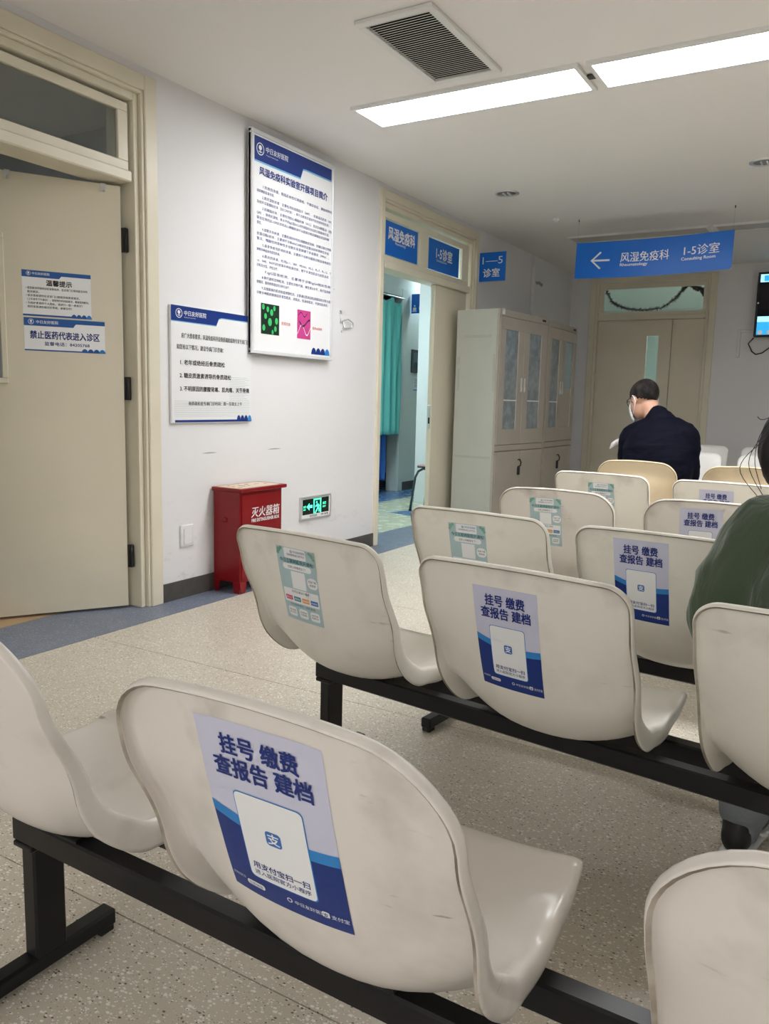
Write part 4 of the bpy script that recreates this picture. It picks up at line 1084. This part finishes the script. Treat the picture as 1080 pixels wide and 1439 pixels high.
SHM = {}
def shell_mesh(sh, m):
    k = (id(sh), m.name)
    if k not in SHM: SHM[k] = sh.mesh('seat_shell', [m, M_rim])
    return SHM[k]
PITCH = .585
_rail = {}
def rail_mesh(L_):
    if L_ not in _rail: _rail[L_] = MB().box((-L_/2, -.019, .266), (L_/2, .019, .312), 0, .004).mesh('rail', M_black)
    return _rail[L_]
_leg = MB().box((-.018, -.032, .028), (.018, .032, .262), 0, .004).box((-.026, -.042, .256), (.026, .122, .266), 0, .002).mesh('leg', M_black)
_foot = MB().box((-.019, -.30, .012), (.019, .145, .046), 0, .005).mesh('foot_bar', M_black)
_pad = MB().box((-.015, -.016, 0), (.015, .016, .014), 0, .002).mesh('foot_pad', M_blackpl)
_brk = MB().box((-.06, -.04, .311), (.06, .121, .318), 0, .002).box((-.05, -.03, .316), (.05, .06, .324), 0, .002).mesh('seat_bracket', M_black)
def bench(label, loc, rz, sh, m, n, stickers, pitch=PITCH, ry=0.0, lo=.140):
    """beam seat of n shells; chair k sits at local x = (k-(n-1)/2)*PITCH"""
    t = thing('beam_seat_bench', label, 'bench', (loc[0], loc[1], 0), rz, 'beam seat benches')
    span = (n-1)*pitch+2*lo+.06
    for yy in (-.022, .102): mkobj('rail', rail_mesh(round(span, 3)), t, (0, yy+ry, 0))
    for sx in (-1, 1):
        lx = sx*((n-1)*pitch/2+lo)
        lg = mkobj('leg', _leg, t, (lx, ry, 0)); fb = mkobj('foot_bar', _foot, lg)
        for yy in (-.28, .125): mkobj('foot_pad', _pad, lg, (0, yy, 0))
    for k in range(n):
        cx = (k-(n-1)/2)*pitch
        so = mkobj('seat_shell', shell_mesh(sh, m), t, (cx, 0, 0))
        mkobj('seat_bracket', _brk, t, (cx, ry, 0))
        st_ = stickers.get(k)
        if st_:
            kind, cu, vt, rot = st_[:4]
            if kind == 'blue': blue_sticker('sticker', sh, cu, vt, R(rot), so, (0, 0, 0), st_[4] if len(st_) > 4 else 1.0); so['label'] = 'seat shell with a blue registration sticker'
            else: teal_sticker('sticker', sh, cu, vt, R(rot), so, (0, 0, 0), st_[4] if len(st_) > 4 else 0); so['label'] = 'seat shell with a teal sticker'
    return t
# rows from the viewer to the back
bench('glossy off-white bench nearest the viewer, one blue sticker', (-.50, .90), R(-1), SH_A, M_shellA, 3, {1: ('blue', -.01, .04, 0, 1.17)}, .62, ry=-.055, lo=.085)
bench('cream bench in the second row, its right seat taken by the green sweater', (-.53, 1.76), R(-7), SH_FLAT, M_shell, 3, {0: ('teal', -.04, .05, -2, .02), 1: ('blue', -.032, .056, 0)})
bench('third cream bench from the viewer, its right end hidden by the green sweater', (-.39, 2.42), R(-6), SH_FLAT, M_shell, 3, {0: ('teal', -.035, .05, 0), 1: ('blue', -.055, .032, 0)}, .56)
bench('pinkish bench with rounded backs in the fourth row from the viewer', (-.43, 3.33), R(0), SH_ARCH, M_shellA, 3, {0: ('teal', -.04, .045, 0), 1: ('blue', -.035, .035, 0)})
bench('cream bench in the fifth row, just in front of the yellowed bench', (-.46, 4.12), R(-5), SH_FLAT, M_shell, 3, {0: ('teal', 0, .055, 0), 1: ('blue', -.045, .045, 0)})
bench('yellowed beige bench where the person in the dark jacket sits', (-.50, 4.98), R(0), SH_F, M_shellF, 3, {})
bench('white bench facing the viewer beyond the dark jacket', (-.785, 6.0), R(180), SH_FLAT, M_shellW, 2, {})
bench('white bench farthest away, facing the viewer near the back wall', (-.92, 7.35), R(180), SH_FLAT, M_shellW, 2, {})
# ================================================================ people
def ring_pts(c, a, b, ra, rb, n): return [c+a*(ra*math.cos(2*PI*k/n))+b*(rb*math.sin(2*PI*k/n)) for k in range(n)]
def loft(mb, pts, side, n=20):
    """closed tapering limb through (position, ra, rb); ra lies along side"""
    P_ = [Vector(p[0]) for p in pts]; rr_ = [(p[1], p[2] if len(p) > 2 else p[1]) for p in pts]; side = Vector(side)
    t0 = (P_[0]-P_[1]).normalized(); t1 = (P_[-1]-P_[-2]).normalized()
    full = []
    r0 = min(rr_[0]); r1 = min(rr_[-1])
    for f, s_ in ((.98, .15), (.85, .5), (.55, .83)): full.append((P_[0]+t0*r0*f, rr_[0][0]*s_, rr_[0][1]*s_))
    # smooth the chain
    m = len(P_)
    for i in range(m-1):
        a, b, c, d = P_[max(i-1, 0)], P_[i], P_[i+1], P_[min(i+2, m-1)]
        for k in range(5):
            t = k/5; q = .5*((2*b)+(c-a)*t+(2*a-5*b+4*c-d)*t*t+(3*b-a-3*c+d)*t**3); e = t*t*(3-2*t)
            full.append((q, rr_[i][0]+(rr_[i+1][0]-rr_[i][0])*e, rr_[i][1]+(rr_[i+1][1]-rr_[i][1])*e))
    full.append((P_[-1], *rr_[-1]))
    for f, s_ in ((.55, .83), (.85, .5), (.98, .15)): full.append((P_[-1]+t1*r1*f, rr_[-1][0]*s_, rr_[-1][1]*s_))
    vs = []; N = len(full)
    for i, (c, ra, rb) in enumerate(full):
        t = (full[min(i+1, N-1)][0]-full[max(i-1, 0)][0]).normalized()
        a = side-t*side.dot(t)
        if a.length < .15: a = Vector((0, 1, .2)) - t*Vector((0, 1, .2)).dot(t)
        a.normalize(); b = t.cross(a); vs += ring_pts(c, a, b, ra, rb, n)
    fs = [(i*n+k, i*n+(k+1) % n, (i+1)*n+(k+1) % n, (i+1)*n+k) for i in range(N-1) for k in range(n)]
    fs += [tuple(range(n-1, -1, -1)), tuple((N-1)*n+k for k in range(n))]
    mb.add(vs, fs, 0, True)
def ell(mb, c, r, mx=None, nu=24, nv=14):
    vs = []; 
    for j in range(1, nv):
        ph = PI*j/nv
        for i in range(nu): vs.append((c[0]+r[0]*math.sin(ph)*math.cos(2*PI*i/nu), c[1]+r[1]*math.sin(ph)*math.sin(2*PI*i/nu), c[2]+r[2]*math.cos(ph)))
    top = len(vs); vs += [(c[0], c[1], c[2]+r[2]), (c[0], c[1], c[2]-r[2])]
    fs = [(j*nu+i, (j+1)*nu+i, (j+1)*nu+(i+1) % nu, j*nu+(i+1) % nu) for j in range(nv-2) for i in range(nu)]
    fs += [(top, i, (i+1) % nu) for i in range(nu)] + [(top+1, (nv-2)*nu+(i+1) % nu, (nv-2)*nu+i) for i in range(nu)]
    mb.add(vs, fs, 0, True, mx)
def fuse(name, mb, voxel, m, parent, it=8, label=None, folds=None):
    me = mb.mesh(name, m); o = bpy.data.objects.new(name, me); COL.objects.link(o)
    rm = o.modifiers.new('r', 'REMESH'); rm.mode = 'VOXEL'; rm.voxel_size = voxel; rm.use_smooth_shade = True
    sm_ = o.modifiers.new('s', 'SMOOTH'); sm_.factor = .5; sm_.iterations = it
    dg = bpy.context.evaluated_depsgraph_get(); dg.update()
    ev = bpy.data.meshes.new_from_object(o.evaluated_get(dg)); COL.objects.unlink(o); bpy.data.objects.remove(o)
    ev.name = name
    if folds:
        from mathutils import noise as mn
        amp, fr, tw = folds; ev.update(); mv = [v.normal.copy() for v in ev.vertices]
        for v, nn_ in zip(ev.vertices, mv):
            c_ = v.co; q_ = Vector(((c_.x+tw*c_.z)*fr[0], c_.y*fr[1], (c_.z-tw*c_.x)*fr[2]))
            w1 = mn.noise(q_); w2 = mn.noise(q_*2.1+Vector((5, 3, 1)))
            v.co = c_ + nn_*amp*((1-abs(w1)*2.2)*.9 + (1-abs(w2)*2.2)*.4 - .5)
    for p in ev.polygons: p.use_smooth = True
    if not ev.materials: ev.materials.append(m)
    return mkobj(name, ev, parent, label=label)
def hand(mb, wrist, d, up, curl=.6, thumb=1):
    """palm and five fingers; d is the reach direction, up the back of the hand"""
    wrist, d, up = Vector(wrist), Vector(d).normalized(), Vector(up).normalized(); s_ = d.cross(up).normalized()
    loft(mb, [(wrist, .026, .02), (wrist+d*.045, .036, .016), (wrist+d*.085, .040, .014)], s_, 14)
    for k, (off, L_) in enumerate(((-.030, .066), (-.010, .075), (.011, .070), (.030, .054))):
        b = wrist+d*.085+s_*off; c1, c2 = curl, curl*1.9
        p1 = b+(d*math.cos(c1*.5)-up*math.sin(c1*.5))*L_*.45; p2 = p1+(d*math.cos(c1*1.2)-up*math.sin(c1*1.2))*L_*.32; p3 = p2+(d*math.cos(c2)-up*math.sin(c2))*L_*.28
        loft(mb, [(b-d*.012, .0092), (p1, .0085), (p2, .0078), (p3, .0066)], s_, 10)
    b = wrist+d*.03-s_*.028*thumb
    p1 = b+(d*.6-s_*.75*thumb-up*.25).normalized()*.04; p2 = p1+(d*.85-s_*.2*thumb-up*.45).normalized()*.033
    loft(mb, [(b, .013), (p1, .0105), (p2, .008)], up, 10)
def head_matrix(c, F, up):
    F = Vector(F).normalized(); up = Vector(up); X = F.cross(up).normalized(); Z = X.cross(F)
    m = Matrix((X, F, Z)).transposed().to_4x4(); m.translation = c; return m
def head_shapes(mb, m):
    ell(mb, (0, -.012, .032), (.075, .096, .086), m); ell(mb, (0, .03, -.035), (.060, .066, .082), m)
    ell(mb, (0, .055, -.075), (.034, .035, .030), m)
    ell(mb, (0, .096, -.022), (.012, .016, .018), m); ell(mb, (0, .090, -.002), (.009, .012, .026), m)
    for s_ in (-1, 1):
        ell(mb, (s_*.076, -.004, -.010), (.009, .019, .031), m); ell(mb, (s_*.030, .070, .020), (.026, .018, .010), m)
        ell(mb, (s_*.040, .062, -.028), (.020, .022, .020), m)
    ell(mb, (0, .088, -.060), (.024, .010, .010), m)
def cap_hair(name, m, parent, mt, keep, r=(.080, .101, .091), c=(0, -.012, .034), th=.004):
    nu, nv = 48, 30; vs = []; idx = {}; fs = []
    for j in range(nv+1):
        ph = PI*j/nv
        for i in range(nu):
            p = Vector((c[0]+r[0]*math.sin(ph)*math.cos(2*PI*i/nu), c[1]+r[1]*math.sin(ph)*math.sin(2*PI*i/nu), c[2]+r[2]*math.cos(ph))); vs.append(p)
    for j in range(nv):
        for i in range(nu):
            q = (j*nu+i, (j+1)*nu+i, (j+1)*nu+(i+1) % nu, j*nu+(i+1) % nu)
            if all(keep(vs[k]) for k in q): fs.append(q)
    used = sorted({k for f in fs for k in f}); mp = {k: n_ for n_, k in enumerate(used)}
    o = MB().add([vs[k] for k in used], [tuple(mp[k] for k in f) for f in fs], 0, True, m).obj(name, mt, parent)
    md = o.modifiers.new('t', 'SOLIDIFY'); md.thickness = th; md.offset = -1
    return o
def cloth(name, col, rough, b1, s1, stretch=(1, 1, 1), b2=.0, sheen=0.0, spec=.25):
    m = bpy.data.materials.new(name); m.use_nodes = True; MATS[name] = m
    nt = m.node_tree; b = nt.nodes['Principled BSDF']; L = nt.links.new
    b.inputs['Base Color'].default_value = (*col, 1); b.inputs['Roughness'].default_value = rough; b.inputs['Specular IOR Level'].default_value = spec
    b.inputs['Sheen Weight'].default_value = sheen
    tc = nt.nodes.new('ShaderNodeTexCoord'); mp = nt.nodes.new('ShaderNodeMapping'); mp.inputs['Scale'].default_value = stretch; mp.inputs['Rotation'].default_value = (.3, .35, 0)
    L(tc.outputs['Object'], mp.inputs['Vector'])
    n = nt.nodes.new('ShaderNodeTexNoise'); n.inputs['Scale'].default_value = s1; n.inputs['Detail'].default_value = 3; n.inputs['Distortion'].default_value = .6; L(mp.outputs[0], n.inputs['Vector'])
    bp = nt.nodes.new('ShaderNodeBump'); bp.inputs['Strength'].default_value = b1; bp.inputs['Distance'].default_value = .03; L(n.outputs['Fac'], bp.inputs['Height'])
    last = bp
    if b2:
        n2 = nt.nodes.new('ShaderNodeTexNoise'); n2.inputs['Scale'].default_value = 420; L(tc.outputs['Object'], n2.inputs['Vector'])
        bq = nt.nodes.new('ShaderNodeBump'); bq.inputs['Strength'].default_value = b2; bq.inputs['Distance'].default_value = .003; L(n2.outputs['Fac'], bq.inputs['Height']); L(bp.outputs['Normal'], bq.inputs['Normal']); last = bq
    L(last.outputs['Normal'], b.inputs['Normal']); return m
M_skin = mat('skin', srgb(206, 160, 136), .5, noise=.06, nscale=30)
M_hair = mat('black hair', (.009, .008, .008), .5, spec=.3)
M_crop = mat('cropped hair', (.009, .008, .008), .75, spec=.2, noise=.5, nscale=22, nc2=(.040, .031, .029))
M_jacket = cloth('dark navy jacket', (.0045, .005, .012), .7, .4, 6, (1, 1, 2.6), spec=.07)
M_sweater = cloth('olive green sweater', srgb(72, 86, 68), .9, .6, 7, (2.2, 2.2, .8), .25, .3)
M_pants = cloth('grey sweatpants', srgb(138, 144, 147), .9, .4, 8, (1, 1, 2.5), .2)
M_trous = cloth('dark trousers', (.02, .02, .024), .8, .3, 7)

# ---- person in the dark jacket
pm = thing('person', 'person in a dark navy jacket and face mask, head bowed, on the yellowed bench', 'person', (-1.03, 5.0, 0))
o0 = Vector((-1.03, 5.0, 0)); T_ = Matrix.Translation(-o0)
def loc(mb): mb.v = [tuple(Vector(p)-o0) for p in mb.v]; return mb
HM = head_matrix(Vector((-1.158, 5.10, 1.105)), (-.74, .60, -.42), (-.20, .25, 1))
j = MB()
loft(j, [((-1.02, 5.00, .50), .20, .15), ((-1.02, 4.97, .62), .20, .135), ((-1.03, 4.985, .78), .208, .135), ((-1.035, 5.02, .90), .185, .115), ((-1.045, 5.05, .97), .10, .08), ((-1.06, 5.06, 1.0), .074, .066)], (1, 0, .08))
loft(j, [((-1.10, 5.03, .925), .075), ((-1.195, 5.05, .875), .078), ((-1.228, 5.11, .76), .068), ((-1.235, 5.18, .66), .060), ((-1.252, 5.26, .69), .05), ((-1.262, 5.315, .72), .043)], (1, 0, 0))
loft(j, [((-.97, 5.02, .935), .075), ((-.885, 5.02, .885), .082), ((-.868, 5.03, .76), .074), ((-.868, 5.07, .63), .068), ((-.93, 5.20, .58), .055), ((-1.02, 5.31, .58), .044)], (0, 1, 0))
loft(j, [((-1.055, 5.045, .99), .078, .070), ((-1.068, 5.055, 1.012), .066, .060)], (1, 0, 0))
fuse('jacket', loc(j), .009, M_jacket, pm, 6, folds=(.006, (3.5, 4, 11), .35))
b = MB()
head_shapes(b, HM)
loft(b, [((-1.07, 5.06, .98), .055), ((-1.095, 5.07, 1.03), .054), ((-1.125, 5.085, 1.075), .056)], (1, 0, 0))
loft(b, [((-1.03, 5.0, .47), .16, .11), ((-1.03, 4.98, .62), .16, .10), ((-1.035, 5.0, .80), .17, .10), ((-1.045, 5.04, .93), .13, .08), ((-1.065, 5.06, .99), .055, .05)], (1, 0, 0))
loft(b, [((-1.15, 5.04, .89), .05), ((-1.228, 5.11, .76), .045), ((-1.235, 5.18, .66), .04), ((-1.255, 5.27, .69), .034), ((-1.268, 5.33, .735), .025)], (1, 0, 0))
loft(b, [((-.92, 5.02, .89), .05), ((-.868, 5.03, .76), .047), ((-.868, 5.07, .63), .042), ((-.93, 5.20, .58), .036), ((-1.04, 5.33, .58), .026)], (0, 1, 0))
for sx in (-1, 1): loft(b, [((-1.03+sx*.09, 5.02, .465), .085, .075), ((-1.03+sx*.12, 5.42, .47), .055), ((-1.03+sx*.12, 5.40, .26), .048), ((-1.03+sx*.12, 5.42, .08), .034)], (1, 0, 0))
hand(b, (-1.268, 5.33, .735), (-.2, .35, .55), (.3, .8, -.3), .8, 1)
hand(b, (-1.04, 5.33, .58), (-.6, .7, 0), (0, 0, 1), .6, -1)
fuse('body', loc(b), .0062, M_skin, pm, 3)
q = MB()
for sx in (-1, 1): loft(q, [((-1.03+sx*.09, 5.00, .465), .105, .085), ((-1.03+sx*.12, 5.24, .485), .088), ((-1.03+sx*.12, 5.44, .465), .075), ((-1.03+sx*.12, 5.42, .26), .066), ((-1.03+sx*.12, 5.43, .10), .058)], (1, 0, 0))
loft(q, [((-1.12, 5.0, .47), .10, .09), ((-.94, 5.0, .47), .10, .09)], (0, 1, 0))
fuse('trousers', loc(q), .010, M_trous, pm, 5)
def shoe(mb, heel, dr, L_=.27):
    heel, dr = Vector(heel), Vector(dr).normalized(); s_ = Vector((dr.y, -dr.x, 0))
    loft(mb, [(heel+dr*.03+Vector((0, 0, .05)), .034, .040), (heel+dr*.10+Vector((0, 0, .048)), .037, .036), (heel+dr*.19+Vector((0, 0, .038)), .045, .028), (heel+dr*(L_-.03)+Vector((0, 0, .032)), .036, .022)], s_)
    loft(mb, [(heel+dr*.045+Vector((0, 0, .05)), .034, .04), (heel+dr*.05+Vector((0, 0, .085)), .037, .04)], s_)
for sx in (-1, 1):
    q = MB(); shoe(q, (-1.03+sx*.12, 5.37, .0), (sx*.1, 1, 0)); fuse('shoe', loc(q), .006, M_blackpl, pm, 4)
HL = Matrix.Translation(-o0) @ HM
cap_hair('hair', HL, pm, M_crop, lambda p: (p.z > -.012-.5*max(0, -p.y-.02)-.0*p.y and p.y < .05) or (p.z > .062 and p.y < .085) )
# mask with ear loops, glasses
nu, nv = 20, 12; vs = []
for jn in range(nv+1):
    for i in range(nu+1):
        th = -1.25+2.5*i/nu; z = -.118+.108*jn/nv
        rr_ = .073*math.sqrt(max(.15, 1-((z+.045)/.115)**2))
        vs.append((rr_*.92*math.sin(th), .030+rr_*1.10*math.cos(th)+.010*(1-abs(th)/1.3), z))
o = MB().add(vs, [(a*(nu+1)+i, a*(nu+1)+i+1, (a+1)*(nu+1)+i+1, (a+1)*(nu+1)+i) for a in range(nv) for i in range(nu)], 0, True, HL).obj('face_mask', M_white, pm)
md = o.modifiers.new('t', 'SOLIDIFY'); md.thickness = .0015
for s_ in (-1, 1):
    q = MB(); pts = [(s_*.064, .052, -.020), (s_*.080, .012, .012), (s_*.089, -.010, .016), (s_*.089, -.022, .000), (s_*.084, -.022, -.028), (s_*.066, .046, -.098)]
    q.tube([HL @ Vector(p) for p in pts], .0022, n=6).obj('ear_loop', M_white, pm)
gl = MB()
for s_ in (-1, 1):
    gl.tube([HL @ Vector((s_*.033+.027*math.cos(a), .098-.012*abs(math.cos(a)) if math.cos(a)*s_ > 0 else .098, .008+.020*math.sin(a))) for a in [2*PI*k/16 for k in range(16)]], .002, n=6, closed=True)
    gl.tube([HL @ Vector(p) for p in ((s_*.060, .090, .012), (s_*.078, .06, .014), (s_*.086, .0, .014), (s_*.082, -.025, .002))], .0022, n=6)
gl.tube([HL @ Vector(p) for p in ((-.008, .100, .012), (0, .104, .014), (.008, .100, .012))], .002, n=6)
gl.obj('glasses', M_blackpl, pm)
# paper held in the left hand
n = 14; vs = []
for i in range(n+1):
    s_ = i/n
    for t in (0, 1):
        ang = s_*2.6; vs.append((-1.315-.105*s_+.01*t, 5.40-.03*s_+.022*math.sin(ang*2.2), .79+.062*t*(1-.35*s_)+.016*math.sin(ang*1.3)-.01*s_))
o = MB().add(vs, [(2*i, 2*i+1, 2*i+3, 2*i+2) for i in range(n)], 0, True).obj('paper_sheet', M_white)
md = o.modifiers.new('t', 'SOLIDIFY'); md.thickness = .0012
tag(o, 'curled white paper sheet held by the person in the dark jacket', 'paper')

# ---- person in the green sweater
o0 = Vector((.04, 1.70, 0))
pw = thing('person', 'person in an olive green sweater and grey sweatpants, long black hair, at the picture edge', 'person', o0)
HM = head_matrix(Vector((.015, 1.92, 1.085)), (-.12, .85, -.45), (0, .4, 1))
j = MB()
loft(j, [((.045, 1.66, .46), .19, .13), ((.04, 1.65, .58), .185, .125), ((.03, 1.69, .72), .195, .13), ((.015, 1.755, .83), .165, .11), ((.01, 1.80, .895), .10, .08), ((.01, 1.825, .925), .072, .065)], (1, -.1, 0))
loft(j, [((-.04, 1.76, .845), .078), ((-.135, 1.745, .805), .080), ((-.180, 1.725, .71), .076), ((-.192, 1.735, .61), .073), ((-.16, 1.84, .565), .062), ((-.09, 1.95, .565), .05)], (1, 0, 0))
loft(j, [((.07, 1.76, .845), .078), ((.17, 1.76, .805), .080), ((.225, 1.745, .71), .076), ((.235, 1.755, .61), .073), ((.20, 1.86, .565), .062), ((.13, 1.96, .565), .05)], (1, 0, 0))
loft(j, [((.01, 1.815, .915), .085, .075), ((.01, 1.84, .945), .078, .07)], (1, 0, 0))
fuse('sweater', loc(j), .009, M_sweater, pw, 6, folds=(.013, (8, 6, 4), -.5))
b = MB(); head_shapes(b, HM)
loft(b, [((.01, 1.82, .90), .05), ((.012, 1.845, .96), .048), ((.013, 1.885, 1.03), .05)], (1, 0, 0))
loft(b, [((.045, 1.67, .47), .15, .10), ((.04, 1.66, .58), .14, .09), ((.03, 1.70, .72), .15, .09), ((.015, 1.76, .83), .12, .08), ((.01, 1.81, .90), .05, .05)], (1, 0, 0))
loft(b, [((-.10, 1.75, .81), .048), ((-.180, 1.725, .71), .043), ((-.192, 1.735, .61), .04), ((-.15, 1.85, .565), .032), ((-.07, 1.98, .57), .024)], (1, 0, 0))
loft(b, [((.13, 1.76, .81), .048), ((.225, 1.745, .71), .043), ((.235, 1.755, .61), .04), ((.19, 1.87, .565), .032), ((.11, 1.99, .57), .024)], (1, 0, 0))
loft(b, [((-.04, 1.70, .465), .08, .07), ((-.14, 2.05, .46), .052), ((-.155, 2.02, .26), .044), ((-.152, 1.975, .09), .031)], (1, 0, 0))
loft(b, [((.13, 1.70, .465), .08, .07), ((.20, 2.04, .46), .052), ((.21, 2.05, .26), .044), ((.21, 2.03, .09), .031)], (1, 0, 0))
hand(b, (-.07, 1.98, .57), (.4, .9, 0), (0, 0, 1), .5, -1); hand(b, (.11, 1.99, .57), (-.3, .95, 0), (0, 0, 1), .5, 1)
fuse('body', loc(b), .0062, M_skin, pw, 3)
q = MB()
for (hx, kx, ky, ax, ay) in ((-.04, -.14, 2.06, -.152, 1.975), (.13, .20, 2.05, .21, 2.03)):
    loft(q, [((hx, 1.68, .465), .105, .08), ((hx*.5+kx*.5, 1.90, .482), .088), ((kx, ky, .455), .074), ((ax-.005, ay*.6+ky*.4, .27), .062), ((ax, ay+.005, .135), .056), ((ax, ay, .075), .043)], (1, 0, 0))
loft(q, [((-.05, 1.68, .47), .10, .085), ((.14, 1.68, .47), .10, .085)], (0, 1, 0))
fuse('sweatpants', loc(q), .008, M_pants, pw, 4, folds=(.005, (6, 6, 16), .2))
for k, (hx, hy) in enumerate(((-.165, 1.915), (.20, 1.97))):
    q = MB(); shoe(q, (hx, hy, .012), (.12, 1, 0)); so = fuse('sneaker', loc(q), .005, M_blackpl, pw, 4)
    s2 = MB(); d_ = Vector((.12, 1, 0)).normalized(); sd = Vector((d_.y, -d_.x, 0)); hb = Vector((hx, hy, 0))-o0
    loft(s2, [(hb+d_*.03+Vector((0, 0, .014)), .036, .013), (hb+d_*.12+Vector((0, 0, .013)), .038, .012), (hb+d_*.20+Vector((0, 0, .013)), .047, .012), (hb+d_*.245+Vector((0, 0, .014)), .036, .012)], sd)
    fuse('sole', s2, .005, M_white, so, 2)
    for s_ in (-1, 1):
        vs = []
        for i in range(9):
            t = i/8; c_ = hb+d_*(.05+.15*t)+sd*s_*(.041+.006*math.sin(PI*t)); wv = .012*math.sin(PI*min(1, t*1.15))+.001
            vs += [c_+Vector((0, 0, .030+.05*(1-t)**2-wv*.5)), c_+Vector((0, 0, .030+.05*(1-t)**2+wv*.5))]
        o = MB().add(vs, [(2*i, 2*i+2, 2*i+3, 2*i+1) for i in range(8)], 0, True).obj('side_stripe', M_white, so)
        md = o.modifiers.new('t', 'SOLIDIFY'); md.thickness = .003; md.offset = 0
    la = MB()
    for i in range(4):
        c_ = hb+d_*(.10+.025*i)+Vector((0, 0, .088-.008*i)); la.tube([c_-sd*.022, c_+Vector((0, 0, .006)), c_+sd*.022], .003, n=6)
    c_ = hb+d_*.085+Vector((0, 0, .10))
    for s_ in (-1, 1): la.tube([c_, c_+sd*s_*.022+Vector((0, 0, .014)), c_+sd*s_*.038+Vector((0, .01, .0))], .0028, n=6)
    la.obj('laces', M_blackpl, so)
# long hair: a cap and hanging locks
HL = Matrix.Translation(-o0) @ HM
hc = cap_hair('hair', HL, pw, M_hair, lambda p: p.y < .045 or p.z > .06, r=(.088, .108, .098), th=.008)
rn = random.Random(11); lk = MB()
for k in range(520):
    side = -1 if k % 3 else 1
    root = HM @ Vector((side*rn.uniform(.055, .082), rn.uniform(-.06, .035), rn.uniform(-.01, .05)))
    sp = rn.gauss(0, 1); out = side*(.02+.022*rn.random()+.012*sp)
    zend = rn.uniform(.86, .97) if side < 0 else rn.uniform(.82, .95)
    e = Vector((root.x+out*1.3+.01*rn.gauss(0, 1), root.y-.06+.03*rn.gauss(0, 1), zend))
    m1 = root.lerp(e, .35)+Vector((out*.8, .005, .01)); m2 = root.lerp(e, .7)+Vector((out*.6, 0, 0))
    pts = [root, m1, m2, e]; dn = []
    for i in range(3):
        a, b_, c, d = pts[max(i-1, 0)], pts[i], pts[i+1], pts[min(i+2, 3)]
        for s_ in range(4):
            t = s_/4; dn.append(.5*((2*b_)+(c-a)*t+(2*a-5*b_+4*c-d)*t*t+(3*b_-a-3*c+d)*t**3))
    dn.append(pts[-1]); nn = len(dn); r0 = rn.choice((.0006, .0009, .0014, .002))
    lk.tube([p-o0 for p in dn], [r0*(1-.75*(i/(nn-1))**1.5) for i in range(nn)], n=6)
for (a, b_, c, d) in (((-.09, 1.89, 1.10), (-.155, 1.86, 1.05), (-.175, 1.84, 1.04), (-.183, 1.83, 1.046)), ((-.09, 1.88, 1.10), (-.165, 1.84, 1.03), (-.18, 1.82, .96), (-.16, 1.79, .90)), ((-.08, 1.88, 1.08), (-.165, 1.83, 1.0), (-.205, 1.80, .94), (-.165, 1.78, .885)), ((-.08, 1.88, 1.10), (-.16, 1.84, 1.02), (-.19, 1.81, .95), (-.15, 1.78, .88))):
    pts = [Vector(x)-o0 for x in (a, b_, c, d)]; dn = []
    for i in range(3):
        e0, e1, e2, e3 = pts[max(i-1, 0)], pts[i], pts[i+1], pts[min(i+2, 3)]
        for s_ in range(6):
            t = s_/6; dn.append(.5*((2*e1)+(e2-e0)*t+(2*e0-5*e1+4*e2-e3)*t*t+(3*e1-e0-3*e2+e3)*t**3))
    dn.append(pts[-1]); lk.tube(dn, .0008, n=5)
hm = MB()
for sx in (-1, 1):
    loft(hm, [((.01+sx*.055, 1.92, 1.14), .05, .06), ((.0+sx*.115, 1.89, 1.05), .042, .055), ((-.005+sx*.140, 1.86, .98), .034, .045), ((-.005+sx*.135, 1.83, .92), .016, .026)], (1, 0, 0))
loft(hm, [((.015, 1.86, 1.15), .075, .04), ((.015, 1.81, 1.06), .085, .03), ((.012, 1.785, .97), .075, .022)], (1, 0, 0))
fuse('hair_mass', loc(hm), .006, M_hair, pw, 4, folds=(.006, (22, 22, 3), 0))
o = lk.obj('hair_locks', M_hair, pw); o['kind'] = 'stuff'
